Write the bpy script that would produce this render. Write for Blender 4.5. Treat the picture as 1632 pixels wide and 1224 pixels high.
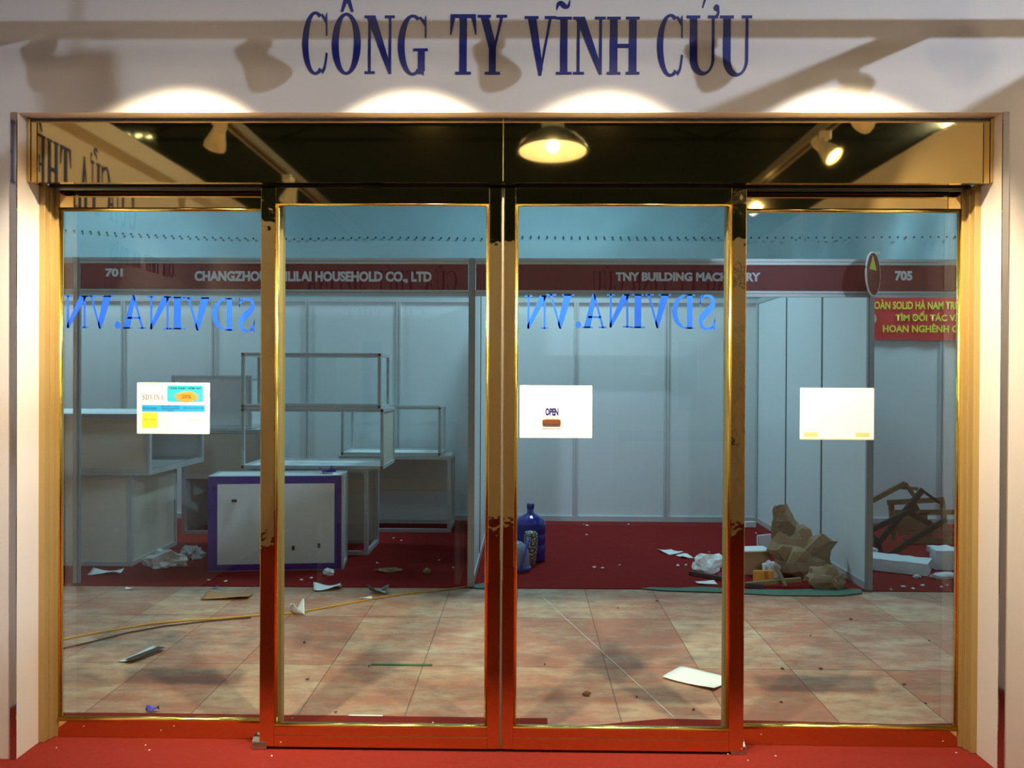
import bpy, bmesh, math, random
from mathutils import Vector, Matrix, noise

for o in list(bpy.data.objects):
    bpy.data.objects.remove(o)
SC = bpy.context.scene
COL = SC.collection
random.seed(7)
PI = math.pi

# ------------------------------------------------------------------ camera
FPX, CX, CY, CAMZ = 1368.0, 816.0, 612.0, 1.58
YAW, PITCH, ROLL = 0.0161, 0.0058, 0.0048
CROT = Matrix.Rotation(YAW, 3, 'Z') @ Matrix.Rotation(PI/2 - PITCH, 3, 'X') @ Matrix.Rotation(ROLL, 3, 'Z')
cd = bpy.data.cameras.new('camera')
cd.sensor_width = 36.0
cd.lens = 36.0*FPX/1632.0
cd.clip_start = 0.05
cam = bpy.data.objects.new('camera', cd)
COL.objects.link(cam)
cam.matrix_world = Matrix.Translation((0, 0, CAMZ)) @ CROT.to_4x4()
SC.camera = cam

def ray(px, py):
    return CROT @ Vector(((px-CX)/FPX, -(py-CY)/FPX, -1.0))
def at(px, py, Y):                     # point of the photograph on the upright plane y = Y
    d = ray(px, py); t = Y/d.y
    return Vector((d.x*t, Y, CAMZ + d.z*t))
def onfloor(px, py, z=0.0):            # point of the photograph on the level plane z
    d = ray(px, py); t = (z-CAMZ)/d.z
    return Vector((d.x*t, d.y*t, z))

# ------------------------------------------------------------------ world, exposure, large lights
SC.view_settings.view_transform = 'Standard'
SC.view_settings.look = 'None'
SC.view_settings.gamma = 1.0
SC.view_settings.exposure = 0.0
SC.view_settings.use_curve_mapping = False
w = bpy.data.worlds.new('hall_air'); SC.world = w
w.use_nodes = True
bg = w.node_tree.nodes['Background']
bg.inputs[0].default_value = (0.62, 0.68, 0.72, 1)
bg.inputs[1].default_value = 0.10

def light(name, kind, loc, target, energy, color, parent=None, **kw):
    l = bpy.data.lights.new(name, kind); l.energy = energy; l.color = color
    for k, v in kw.items(): setattr(l, k, v)
    o = bpy.data.objects.new(name, l); COL.objects.link(o)
    d = Vector(target) - Vector(loc)
    M = Matrix.Translation(loc) @ d.to_track_quat('-Z', 'Y').to_matrix().to_4x4()
    o.matrix_world = M
    if parent is not None:
        o.parent = parent
        o.matrix_parent_inverse = parent_matrix(parent).inverted()
    return o
def parent_matrix(p):
    if p.parent is None: return p.matrix_basis.copy()
    return parent_matrix(p.parent) @ p.matrix_parent_inverse @ p.matrix_basis

# cool fill lights added, unseen, over the aisle and the booths opposite
COOL = (0.53, 0.86, 1.0)
AISLE_FILL = [(-5.0, 8.7, 105), (0.4, 8.5, 105), (5.4, 8.7, 105), (-2.8, 5.2, 24), (2.8, 5.2, 24)]
for hx, hy, hw in AISLE_FILL:
    light('aisle_fill_light', 'AREA', (hx, hy, 4.62), (hx, hy, 0), hw, COOL, shape='DISK', size=0.9)
# warm fill lights added above and behind the camera to lift the walls
for hx in (-1.5, 1.3):
    light('stand_fill_light', 'AREA', (hx, -0.6, 4.6), (hx, 0.6, 0), 24, (1.0, 0.88, 0.78), shape='DISK', size=0.9)

# ------------------------------------------------------------------ materials
def nmat(name):
    m = bpy.data.materials.new(name); m.use_nodes = True
    nt = m.node_tree
    return m, nt, nt.nodes['Principled BSDF']
def mat(name, col, rough=0.5, metal=0.0, var=0.06, scale=6.0, bump=0.0, bscale=60.0, spec=None, alpha=None):
    m, nt, b = nmat(name)
    tc = nt.nodes.new('ShaderNodeTexCoord')
    nz = nt.nodes.new('ShaderNodeTexNoise'); nz.inputs['Scale'].default_value = scale; nz.inputs['Detail'].default_value = 4
    nt.links.new(tc.outputs['Object'], nz.inputs['Vector'])
    mx = nt.nodes.new('ShaderNodeMix'); mx.data_type = 'RGBA'
    mx.inputs[6].default_value = tuple(c*(1-var) for c in col) + (1,)
    mx.inputs[7].default_value = tuple(min(1, c*(1+var)) for c in col) + (1,)
    nt.links.new(nz.outputs['Fac'], mx.inputs[0])
    nt.links.new(mx.outputs[2], b.inputs['Base Color'])
    b.inputs['Roughness'].default_value = rough
    b.inputs['Metallic'].default_value = metal
    if spec is not None: b.inputs['Specular IOR Level'].default_value = spec
    if alpha is not None: b.inputs['Alpha'].default_value = alpha
    if bump:
        n2 = nt.nodes.new('ShaderNodeTexNoise'); n2.inputs['Scale'].default_value = bscale; n2.inputs['Detail'].default_value = 3
        nt.links.new(tc.outputs['Object'], n2.inputs['Vector'])
        bp = nt.nodes.new('ShaderNodeBump'); bp.inputs['Strength'].default_value = bump; bp.inputs['Distance'].default_value = 0.02
        nt.links.new(n2.outputs['Fac'], bp.inputs['Height'])
        nt.links.new(bp.outputs['Normal'], b.inputs['Normal'])
    return m
def srgb(r, g, b):
    f = lambda c: (c/255/12.92) if c/255 <= 0.04045 else ((c/255+0.055)/1.055)**2.4
    return (f(r), f(g), f(b))
def emit(name, col, s):
    m, nt, b = nmat(name)
    b.inputs['Base Color'].default_value = (*col, 1)
    b.inputs['Emission Color'].default_value = (*col, 1)
    b.inputs['Emission Strength'].default_value = s
    return m
def glassmat(name, tint, refl=2.0):
    m = bpy.data.materials.new(name); m.use_nodes = True
    nt = m.node_tree; nt.nodes.remove(nt.nodes['Principled BSDF'])
    out = nt.nodes['Material Output']
    tr = nt.nodes.new('ShaderNodeBsdfTransparent'); tr.inputs[0].default_value = (*tint, 1)
    gl = nt.nodes.new('ShaderNodeBsdfGlossy'); gl.inputs['Roughness'].default_value = 0.0
    gl.inputs[0].default_value = (1, 1, 1, 1)
    fr = nt.nodes.new('ShaderNodeFresnel'); fr.inputs[0].default_value = 1.5
    ge = nt.nodes.new('ShaderNodeNewGeometry')
    inv = nt.nodes.new('ShaderNodeMath'); inv.operation = 'SUBTRACT'; inv.inputs[0].default_value = 1
    nt.links.new(ge.outputs['Backfacing'], inv.inputs[1])
    m1 = nt.nodes.new('ShaderNodeMath'); m1.operation = 'MULTIPLY'
    nt.links.new(fr.outputs[0], m1.inputs[0]); nt.links.new(inv.outputs[0], m1.inputs[1])
    m2 = nt.nodes.new('ShaderNodeMath'); m2.operation = 'MULTIPLY'; m2.inputs[1].default_value = refl; m2.use_clamp = True
    nt.links.new(m1.outputs[0], m2.inputs[0])
    mx = nt.nodes.new('ShaderNodeMixShader')
    nt.links.new(m2.outputs[0], mx.inputs[0]); nt.links.new(tr.outputs[0], mx.inputs[1]); nt.links.new(gl.outputs[0], mx.inputs[2])
    nt.links.new(mx.outputs[0], out.inputs[0])
    return m

GOLDC = (0.76, 0.55, 0.21)
M = {}
M['wall'] = mat('white_board', srgb(226, 220, 214), 0.6, var=0.02, scale=3)
M['gold'] = mat('gold_mirror_steel', GOLDC, 0.035, 1.0, var=0.03, scale=2)
M['gold_wavy'] = mat('gold_mirror_steel_wavy', GOLDC, 0.03, 1.0, var=0.03, scale=2, bump=0.10, bscale=7)
M['gold_dull'] = mat('gold_brushed', (0.44, 0.31, 0.115), 0.5, 0.3, var=0.0, scale=2)
M['bead'] = mat('gold_bead', (0.90, 0.68, 0.16), 0.20, 1.0, var=0.05, scale=20)
M['strip'] = mat('polished_strip', (0.56, 0.55, 0.54), 0.06, 1.0, var=0.05)
M['chrome'] = mat('chrome', (0.75, 0.72, 0.66), 0.15, 1.0, var=0.05)
M['dark'] = mat('black_track', (0.015, 0.012, 0.01), 0.5)
M['seal'] = mat('grey_seal', (0.20, 0.19, 0.17), 0.5)
M['glass'] = glassmat('door_glass', (0.90, 0.965, 0.965), 1.7)
M['glass_clear'] = glassmat('showcase_glass', (0.97, 0.985, 0.985), 1.2)
M['blue'] = mat('blue_vinyl', srgb(18, 28, 118), 0.4, var=0.05)
M['bluebright'] = mat('bright_blue_vinyl', srgb(24, 88, 214), 0.4, var=0.06)
M['paper'] = mat('white_paper', (0.93, 0.93, 0.92), 0.7, var=0.015)
M['carpet'] = mat('red_carpet', srgb(130, 42, 34), 0.95, var=0.12, scale=40, bump=0.5, bscale=500, spec=0.1)
M['carpet_out'] = mat('dark_red_carpet', srgb(146, 36, 34), 0.95, var=0.16, scale=14, bump=0.5, bscale=400, spec=0.1)
M['alu'] = mat('aluminium_profile', (0.60, 0.63, 0.64), 0.42, 0.3, var=0.08, scale=10)
M['alu_post'] = mat('aluminium_post_profile', (0.36, 0.37, 0.37), 0.42, 0.4)
M['alu_dark'] = mat('aluminium_groove', (0.16, 0.16, 0.17), 0.5, 0.4)
M['panel'] = mat('white_panel', srgb(222, 226, 228), 0.55, var=0.025, scale=2)
M['panel_beige'] = mat('cream_panel', srgb(214, 206, 190), 0.6, var=0.05, scale=3)
M['red_board'] = mat('maroon_board', srgb(136, 22, 30), 0.5, var=0.04)
M['sign_text'] = mat('pale_sign_letters', srgb(236, 232, 240), 0.5, var=0.02)
M['banner'] = mat('red_banner', srgb(226, 42, 48), 0.55, var=0.06, scale=3)
M['yellow'] = mat('yellow_ink', srgb(240, 232, 60), 0.5, var=0.02)
M['tent'] = mat('tent_sheet', srgb(140, 166, 172), 0.6, var=0.12, scale=1.2)
M['eyelet'] = mat('eyelet', (0.02, 0.03, 0.035), 0.5)
M['roof'] = mat('dark_roof_cloth', (0.13, 0.14, 0.10), 0.9, var=0.4, scale=0.8)
M['endcloth'] = mat('green_grey_cloth', (0.10, 0.13, 0.105), 0.85, var=0.25, scale=1.0)
M['truss'] = mat('roof_truss_steel', (0.075, 0.08, 0.07), 0.6, 0.3)
M['whitepaint'] = mat('white_enamel', (0.74, 0.73, 0.68), 0.35)
M['trackgrey'] = mat('track_grey', (0.30, 0.29, 0.27), 0.4, 0.3)
M['reflector'] = mat('lamp_reflector', (0.85, 0.84, 0.78), 0.25, 0.3)
M['housing'] = mat('lamp_housing', (0.16, 0.17, 0.15), 0.4, 0.5)
M['lens'] = emit('halogen_lens', (1.0, 0.80, 0.48), 14)
M['floodlens'] = emit('flood_lens', (0.80, 0.88, 1.0), 60)
M['tubeglow'] = emit('tube_glow', (0.9, 1.0, 0.9), 8)
M['aislefill'] = emit('aisle_fill_lens', COOL, 6)
M['standfill'] = emit('stand_fill_lens', (1.0, 0.8, 0.66), 5)
M['purple'] = mat('purple_tape', srgb(66, 36, 140), 0.5)
M['black'] = mat('black_plastic', (0.012, 0.012, 0.014), 0.4)
M['wood'] = mat('raw_timber', srgb(150, 120, 78), 0.75, var=0.25, scale=9)
M['wood_dark'] = mat('weathered_timber', srgb(74, 60, 48), 0.8, var=0.3, scale=9)
M['kraft'] = mat('kraft_paper', srgb(164, 134, 102), 0.8, var=0.12, scale=8)
M['card'] = mat('cardboard', srgb(176, 130, 88), 0.8, var=0.1, scale=8)
M['foam'] = mat('styrofoam', srgb(236, 240, 244), 0.7, var=0.03, scale=40, bump=0.3, bscale=90)
M['plastic'] = mat('clear_plastic_bag', (0.72, 0.72, 0.75), 0.25, var=0.1, scale=14)
M['bottle'] = mat('blue_bottle_plastic', srgb(24, 44, 150), 0.16, var=0.15, scale=5)
M['greyplastic'] = mat('grey_plastic', srgb(138, 150, 172), 0.3, var=0.06)
M['blueplastic'] = mat('blue_plastic_trim', srgb(82, 92, 205), 0.35)
M['cord'] = mat('yellow_cord', srgb(205, 150, 40), 0.5)
M['green'] = mat('green_felt', srgb(92, 122, 104), 0.9, var=0.2, scale=12)
M['green_tape'] = mat('green_tape_worn', srgb(60, 104, 62), 0.7, var=0.3, scale=20)
M['desk'] = mat('beech_desk', srgb(200, 160, 104), 0.45, var=0.08)
M['display'] = mat('display_door_paint', srgb(206, 208, 206), 0.5, var=0.03)
M['display_glass'] = mat('display_door_pane', srgb(52, 72, 104), 0.2)
M['bar'] = mat('push_bar_grey', srgb(104, 110, 118), 0.35, 0.4)
M['cyan'] = mat('cyan_ink', srgb(50, 196, 220), 0.6)
M['skyblue'] = mat('blue_ink', srgb(40, 170, 236), 0.6)
M['yellowink'] = mat('lemon_ink', srgb(244, 236, 60), 0.6)
M['orange'] = mat('orange_ink', srgb(248, 160, 60), 0.6)
M['redink'] = mat('red_ink', srgb(216, 66, 30), 0.6)
M['inkdark'] = mat('dark_ink', srgb(20, 60, 96), 0.6)
M['inkpale'] = mat('pale_grey_ink', srgb(150, 146, 146), 0.6)
M['tape'] = mat('old_tape', srgb(226, 208, 140), 0.4)
M['magenta'] = mat('magenta_foil', srgb(170, 30, 110), 0.4)
M['brown'] = mat('brown_wood_base', srgb(122, 66, 44), 0.5)

def plywood():
    m, nt, b = nmat('plywood_sheets')
    N = nt.nodes.new; L = nt.links.new
    tc = N('ShaderNodeTexCoord'); sp = N('ShaderNodeSeparateXYZ'); L(tc.outputs['Object'], sp.inputs[0])
    def math_(op, a, bb=None, c=None):
        n = N('ShaderNodeMath'); n.operation = op
        for i, v in enumerate((a, bb, c)):
            if v is None: continue
            if isinstance(v, (int, float)): n.inputs[i].default_value = v
            else: L(v, n.inputs[i])
        return n.outputs[0]
    yy = math_('DIVIDE', math_('SUBTRACT', sp.outputs[1], 4.72), 0.965)
    row = math_('FLOOR', yy)
    xx = math_('DIVIDE', math_('ADD', sp.outputs[0], 0.055), 0.505)
    col = math_('FLOOR', xx)
    cb = N('ShaderNodeCombineXYZ'); L(col, cb.inputs[0]); L(row, cb.inputs[1])
    wn = N('ShaderNodeTexWhiteNoise'); wn.noise_dimensions = '2D'; L(cb.outputs[0], wn.inputs['Vector'])
    # stains
    mp = N('ShaderNodeMapping'); L(tc.outputs['Object'], mp.inputs[0]); mp.inputs['Scale'].default_value = (1.1, 2.2, 1)
    n1 = N('ShaderNodeTexNoise'); n1.inputs['Scale'].default_value = 2.3; n1.inputs['Detail'].default_value = 9; n1.inputs['Roughness'].default_value = 0.72; L(mp.outputs[0], n1.inputs['Vector'])
    n2 = N('ShaderNodeTexNoise'); n2.inputs['Scale'].default_value = 7; n2.inputs['Detail'].default_value = 8; n2.inputs['Roughness'].default_value = 0.7; L(mp.outputs[0], n2.inputs['Vector'])
    s = math_('ADD', math_('MULTIPLY', wn.outputs[0], 0.26), math_('MULTIPLY', n1.outputs[0], 1.3))
    mr = N('ShaderNodeMapRange'); L(s, mr.inputs[0]); mr.inputs[1].default_value = 0.46; mr.inputs[2].default_value = 0.92
    mx = N('ShaderNodeMix'); mx.data_type = 'RGBA'; L(mr.outputs[0], mx.inputs[0])
    mx.inputs[6].default_value = (*srgb(200, 180, 154), 1); mx.inputs[7].default_value = (*srgb(174, 116, 96), 1)
    mr2 = N('ShaderNodeMapRange'); L(n2.outputs[0], mr2.inputs[0]); mr2.inputs[1].default_value = 0.48; mr2.inputs[2].default_value = 0.66
    mr2.inputs[4].default_value = 0.75
    mx2 = N('ShaderNodeMix'); mx2.data_type = 'RGBA'; L(mr2.outputs[0], mx2.inputs[0]); L(mx.outputs[2], mx2.inputs[6]); mx2.inputs[7].default_value = (*srgb(142, 116, 102), 1)
    # joints between sheets
    fy = math_('ABSOLUTE', math_('SUBTRACT', math_('FRACT', math_('ADD', yy, 0.5)), 0.5))
    fx = math_('ABSOLUTE', math_('SUBTRACT', math_('FRACT', math_('ADD', xx, 0.5)), 0.5))
    j = math_('MAXIMUM', math_('LESS_THAN', fy, 0.0040), math_('LESS_THAN', fx, 0.0062))
    j = math_('MULTIPLY', j, 0.6)
    mx3 = N('ShaderNodeMix'); mx3.data_type = 'RGBA'; L(j, mx3.inputs[0]); L(mx2.outputs[2], mx3.inputs[6]); mx3.inputs[7].default_value = (*srgb(74, 52, 42), 1)
    L(mx3.outputs[2], b.inputs['Base Color'])
    b.inputs['Roughness'].default_value = 0.6
    b.inputs['Specular IOR Level'].default_value = 0.25
    return m
M['ply'] = plywood()

# ------------------------------------------------------------------ mesh helpers
class MB:
    def __init__(self): self.bm = bmesh.new()
    def face(self, pts):
        vs = [self.bm.verts.new(Vector(p)) for p in pts]
        try: return self.bm.faces.new(vs)
        except ValueError: return None
    def hexa(self, p):          # p: 8 points, bottom ring then top ring
        vs = [self.bm.verts.new(Vector(q)) for q in p]
        for f in ((3, 2, 1, 0), (4, 5, 6, 7), (0, 1, 5, 4), (1, 2, 6, 5), (2, 3, 7, 6), (3, 0, 4, 7)):
            self.bm.faces.new([vs[i] for i in f])
        return self
    def box(self, x0, x1, y0, y1, z0, z1):
        return self.hexa([(x0, y0, z0), (x1, y0, z0), (x1, y1, z0), (x0, y1, z0), (x0, y0, z1), (x1, y0, z1), (x1, y1, z1), (x0, y1, z1)])
    def bar(self, a, b, w, h, up=(0, 0, 1)):
        a = Vector(a); b = Vector(b); d = (b-a).normalized(); up = Vector(up)
        if abs(d.dot(up)) > 0.98: up = Vector((0, 1, 0))
        s = d.cross(up).normalized()*(w/2); u = s.cross(d).normalized()*(h/2)
        return self.hexa([a-s-u, a+s-u, b+s-u, b-s-u, a-s+u, a+s+u, b+s+u, b-s+u])
    def tube(self, pts, r, n=8, caps=True):
        pts = [Vector(p) for p in pts]; rings = []
        rr = r if isinstance(r, (list, tuple)) else [r]*len(pts)
        up = Vector((0.13, 0.21, 0.97))
        for i, p in enumerate(pts):
            d = (pts[min(i+1, len(pts)-1)] - pts[max(i-1, 0)]).normalized()
            s = d.cross(up)
            if s.length < 1e-4: s = d.cross(Vector((1, 0, 0)))
            s.normalize(); u = s.cross(d)
            rings.append([self.bm.verts.new(p + (s*math.cos(2*PI*k/n) + u*math.sin(2*PI*k/n))*rr[i]) for k in range(n)])
        for a, b in zip(rings, rings[1:]):
            for k in range(n): self.bm.faces.new((a[k], b[k], b[(k+1) % n], a[(k+1) % n]))
        if caps:
            self.bm.faces.new(rings[0]); self.bm.faces.new(rings[-1][::-1])
        return self
    def lathe(self, prof, c, n=32, axis=None, sx=1.0, sy=1.0, caps=True):
        Mx = axis if axis is not None else Matrix.Identity(3)
        c = Vector(c); rings = []
        for r, z in prof:
            rings.append([self.bm.verts.new(c + Mx @ Vector((r*sx*math.cos(2*PI*k/n), r*sy*math.sin(2*PI*k/n), z))) for k in range(n)])
        for a, b in zip(rings, rings[1:]):
            for k in range(n): self.bm.faces.new((a[k], a[(k+1) % n], b[(k+1) % n], b[k]))
        if caps: self.bm.faces.new(rings[0][::-1]); self.bm.faces.new(rings[-1])
        return self
    def prism(self, poly, o, ex, ey, depth):     # poly in 2-D; extruded along ex x ey
        o = Vector(o); ex = Vector(ex); ey = Vector(ey); n = ex.cross(ey).normalized()*depth
        a = [self.bm.verts.new(o + ex*p[0] + ey*p[1]) for p in poly]
        b = [self.bm.verts.new(v.co + n) for v in a]
        k = len(poly)
        try:
            self.bm.faces.new(a[::-1]); self.bm.faces.new(b)
            for i in range(k): self.bm.faces.new((a[i], a[(i+1) % k], b[(i+1) % k], b[i]))
        except ValueError: pass
        return self
    def build(self, name, m, parent=None, smooth=False, bevel=0.0):
        bmesh.ops.recalc_face_normals(self.bm, faces=self.bm.faces)
        me = bpy.data.meshes.new(name); self.bm.to_mesh(me); self.bm.free()
        me.materials.append(m)
        if smooth:
            for p in me.polygons: p.use_smooth = True
        o = bpy.data.objects.new(name, me); COL.objects.link(o)
        if bevel:
            bv = o.modifiers.new('edge', 'BEVEL'); bv.width = bevel; bv.segments = 2; bv.limit_method = 'ANGLE'
        if parent is not None:
            o.parent = parent
            o.matrix_parent_inverse = parent_matrix(parent).inverted()
        return o

def tag(o, label=None, cat=None, group=None, kind=None):
    if label: o['label'] = label
    if cat: o['category'] = cat
    if group: o['group'] = group
    if kind: o['kind'] = kind
    return o
def empty(name, loc, label, cat, group=None, kind=None):
    o = bpy.data.objects.new(name, None); COL.objects.link(o)
    o.location = loc; o.empty_display_size = 0.05
    return tag(o, label, cat, group, kind)
def struct(o):
    o['kind'] = 'structure'; return o
def kids(o): return [c for c in bpy.data.objects if c.parent == o]
def copy_tree(o, loc=None, rotz=None, parent=None):
    c = o.copy(); COL.objects.link(c)
    if parent is not None: c.parent = parent
    for ch in kids(o): copy_tree(ch, parent=c)
    if loc is not None: c.location = loc
    if rotz is not None: c.rotation_euler[2] = rotz
    return c

# sans text (built-in font) turned into a mesh, fitted into a rectangle
def sans(name, body, o, ex, ey, width, height, m, parent=None, depth=0.003, bold=0.03):
    cu = bpy.data.curves.new(name, 'FONT'); cu.body = body; cu.size = 1.0; cu.offset = bold
    cu.resolution_u = 3
    t = bpy.data.objects.new(name, cu); COL.objects.link(t)
    dg = bpy.context.evaluated_depsgraph_get()
    me = bpy.data.meshes.new_from_object(t.evaluated_get(dg))
    bpy.data.objects.remove(t)
    xs = [v.co.x for v in me.vertices]; ys = [v.co.y for v in me.vertices]
    x0, x1 = min(xs), max(xs); capy = 0.727
    o = Vector(o); ex = Vector(ex).normalized(); ey = Vector(ey).normalized(); n = ex.cross(ey)
    for v in me.vertices:
        v.co = o + ex*((v.co.x-x0)/(x1-x0)*width) + ey*(v.co.y/capy*height) + n*depth
    me.materials.clear(); me.materials.append(m)
    ob = bpy.data.objects.new(name, me); COL.objects.link(ob)
    if parent is not None:
        ob.parent = parent; ob.matrix_parent_inverse = parent_matrix(parent).inverted()
    return ob

# ------------------------------------------------------------------ serif letters drawn in a unit box
def R(x0, x1, y0, y1): return [(x0, y0), (x1, y0), (x1, y1), (x0, y1)]
def arc(cx, cy, rx, ry, tx, ty, a0, a1, n=28):
    out = []
    for i in range(n):
        a = math.radians(a0 + (a1-a0)*i/n); b = math.radians(a0 + (a1-a0)*(i+1)/n)
        f = lambda q: (cx+rx*math.cos(q), cy+ry*math.sin(q))
        g = lambda q: (cx+(rx-tx)*math.cos(q), cy+(ry-ty)*math.sin(q))
        out.append([f(a), f(b), g(b), g(a)])
    return out
def stroke(pts, n=8):     # (x, y, width) smooth stroke
    P = []
    k = len(pts)
    for i in range(k-1):
        p0, p1, p2, p3 = pts[max(i-1, 0)], pts[i], pts[i+1], pts[min(i+2, k-1)]
        for s in range(n):
            t = s/n
            P.append(tuple(0.5*(2*b + (c-a)*t + (2*a-5*b+4*c-d)*t*t + (3*b-a-3*c+d)*t**3) for a, b, c, d in zip(p0, p1, p2, p3)))
    P.append(pts[-1])
    L, Rr = [], []
    for i, p in enumerate(P):
        a = P[max(i-1, 0)]; b = P[min(i+1, len(P)-1)]
        dx, dy = b[0]-a[0], b[1]-a[1]; l = math.hypot(dx, dy) or 1
        nx, ny = -dy/l*p[2]/2, dx/l*p[2]/2
        L.append((p[0]+nx, p[1]+ny)); Rr.append((p[0]-nx, p[1]-ny))
    return [[Rr[i], Rr[i+1], L[i+1], L[i]] for i in range(len(P)-1)]
SF = 0.045
def glyph(ch):
    T, t = 0.235, 0.085      # thick and thin stems as a share of the width
    if ch == 'I': return [R(0.27, 0.73, 0, 1), R(0, 1, 0, SF), R(0, 1, 1-SF, 1)]
    if ch == 'H': return [R(0.09, 0.09+T, 0, 1), R(0.91-T, 0.91, 0, 1), R(0.2, 0.8, 0.46, 0.53), R(0, 0.42, 0, SF), R(0, 0.42, 1-SF, 1), R(0.58, 1, 0, SF), R(0.58, 1, 1-SF, 1)]
    if ch == 'N': return [R(0.12, 0.12+t, 0, 1), R(0.80, 0.80+t, 0, 1), [(0.05, 1), (0.80, 0), (0.885, 0), (0.885, 0.1), (0.36, 1)][::-1], R(0, 0.34, 0, SF), R(0, 0.3, 1-SF, 1), R(0.67, 1, 1-SF, 1)]
    if ch == 'T': return [R(0.5-T/2-0.02, 0.5+T/2+0.02, 0, 1), R(0.2, 0.8, 0, SF), R(0.02, 0.98, 1-0.06, 1), [(0.0, 0.66), (0.045, 0.66), (0.2, 0.95), (0.02, 1)], [(0.955, 0.66), (1.0, 0.66), (0.98, 1), (0.8, 0.95)]]
    if ch == 'Y': return [R(0.5-T/2, 0.5+T/2, 0, 0.48), [(0.08, 1), (0.38, 0.44), (0.62, 0.44), (0.62, 0.5), (0.36, 1)][::-1], [(0.54, 0.46), (0.62, 0.46), (0.88, 1), (0.78, 1)], R(0.24, 0.76, 0, SF), R(0, 0.45, 1-SF, 1), R(0.64, 1, 1-SF, 1)]
    if ch == 'V': return [[(0.08, 1), (0.45, 0), (0.53, 0), (0.58, 0.12), (0.36, 1)][::-1], [(0.46, 0), (0.52, 0), (0.87, 1), (0.78, 1)], R(0, 0.44, 1-SF, 1), R(0.64, 1, 1-SF, 1)]
    if ch == 'A': return [[(0.92, 0), (0.57, 1), (0.50, 1), (0.44, 0.9), (0.66, 0)], [(0.55, 1), (0.48, 1), (0.10, 0), (0.19, 0)], R(0.24, 0.74, 0.29, 0.35), R(0, 0.32, 0, SF), R(0.56, 1, 0, SF)]
    if ch == 'O': return arc(0.5, 0.5, 0.5, 0.515, T, 0.045, 0, 360, 44)
    if ch in 'CG':
        p = arc(0.52, 0.5, 0.52, 0.515, T, 0.045, 62, 302, 36)
        p += [[(0.93, 0.62), (0.985, 0.62), (0.985, 1.0), (0.93, 0.96)], [(0.74, 0.955), (0.95, 0.80), (0.95, 0.90), (0.78, 0.985)]]
        if ch == 'C': p += stroke([(0.78, 0.025, 0.07), (0.90, 0.12, 0.07), (0.98, 0.34, 0.06)])
        else: p += [R(0.70, 0.70+T, 0.06, 0.44), R(0.54, 1.04, 0.395, 0.44), [(0.70, 0.06), (0.9, -0.02), (0.92, 0.2), (0.80, 0.2)], [(0.72, 0.0), (0.8, 0.02), (0.8, 0.14), (0.7, 0.12)]]
        return p
    if ch == 'D': return [R(0.10, 0.10+T, 0, 1), R(0, 0.4, 0, SF), R(0, 0.4, 1-SF, 1)] + arc(0.36, 0.5, 0.64, 0.5, T, 0.045, -90, 90, 30)
    if ch == 'P': return [R(0.12, 0.12+T, 0, 1), R(0, 0.5, 0, SF), R(0, 0.4, 1-SF, 1)] + arc(0.40, 0.735, 0.58, 0.265, T, 0.045, -90, 90, 22) + [R(0.3, 0.42, 0.47, 0.515)]
    if ch == 'E': return [R(0.12, 0.12+T, 0, 1), R(0, 0.9, 0, SF), R(0, 0.88, 1-SF, 1), R(0.3, 0.62, 0.48, 0.53), R(0.58, 0.64, 0.36, 0.65), [(0.86, 0), (0.93, 0), (1, 0.3), (0.95, 0.3)], [(0.90, 0.72), (0.94, 0.72), (0.9, 1), (0.83, 1)]]
    if ch == 'U': return [R(0.10, 0.10+T, 0.28, 1), R(0.80, 0.80+t, 0.28, 1), R(0, 0.43, 1-SF, 1), R(0.68, 1, 1-SF, 1)] + [q for q in ustroke(T, t)]
    if ch == 'S': return stroke([(0.90, 0.74, 0.05), (0.74, 0.93, 0.07), (0.5, 0.975, 0.06), (0.27, 0.92, 0.12), (0.17, 0.77, 0.20), (0.32, 0.62, 0.22), (0.62, 0.46, 0.24), (0.82, 0.30, 0.22), (0.76, 0.10, 0.14), (0.5, 0.025, 0.06), (0.25, 0.08, 0.07), (0.08, 0.30, 0.05)]) + [R(0.85, 0.90, 0.68, 1.0), R(0.07, 0.12, 0.0, 0.36), [(0.1, 0.0), (0.12, 0.0), (0.3, 0.06), (0.12, 0.12)], [(0.7, 0.94), (0.88, 0.88), (0.9, 1.0), (0.86, 1.0)]]
    if ch == '.': return [[(0.5+0.5*math.cos(2*PI*i/16), 0.5+0.5*math.sin(2*PI*i/16)) for i in range(16)]]
    if ch == '^': return [[(0, 0), (0.2, 0), (0.5, 0.55), (0.5, 1.0), (0.36, 1.0)], [(0.5, 1.0), (0.5, 0.55), (0.8, 0), (1, 0), (0.64, 1.0)]]
    if ch == '~': return stroke([(0.02, 0.05, 0.05), (0.12, 0.55, 0.24), (0.32, 0.72, 0.36), (0.62, 0.36, 0.40), (0.85, 0.42, 0.24), (0.98, 0.98, 0.05)])
    if ch == "'": return [[(0.0, 0.0), (0.22, 0.0), (1.0, 0.9), (0.8, 1.0), (0.5, 0.9)]]
    if ch == ')': return stroke([(0.05, 0.02, 0.18), (0.55, 0.12, 0.3), (0.72, 0.5, 0.28), (0.5, 0.85, 0.2)]) + [[(0.45+0.4*math.cos(2*PI*i/14), 0.74+0.24*math.sin(2*PI*i/14)) for i in range(14)]]
    if ch == '?': return stroke([(0.3, 0.0, 0.12), (0.35, 0.3, 0.2), (0.8, 0.55, 0.3), (0.75, 0.85, 0.3), (0.3, 0.92, 0.2), (0.1, 0.7, 0.2)])
    return []
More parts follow.
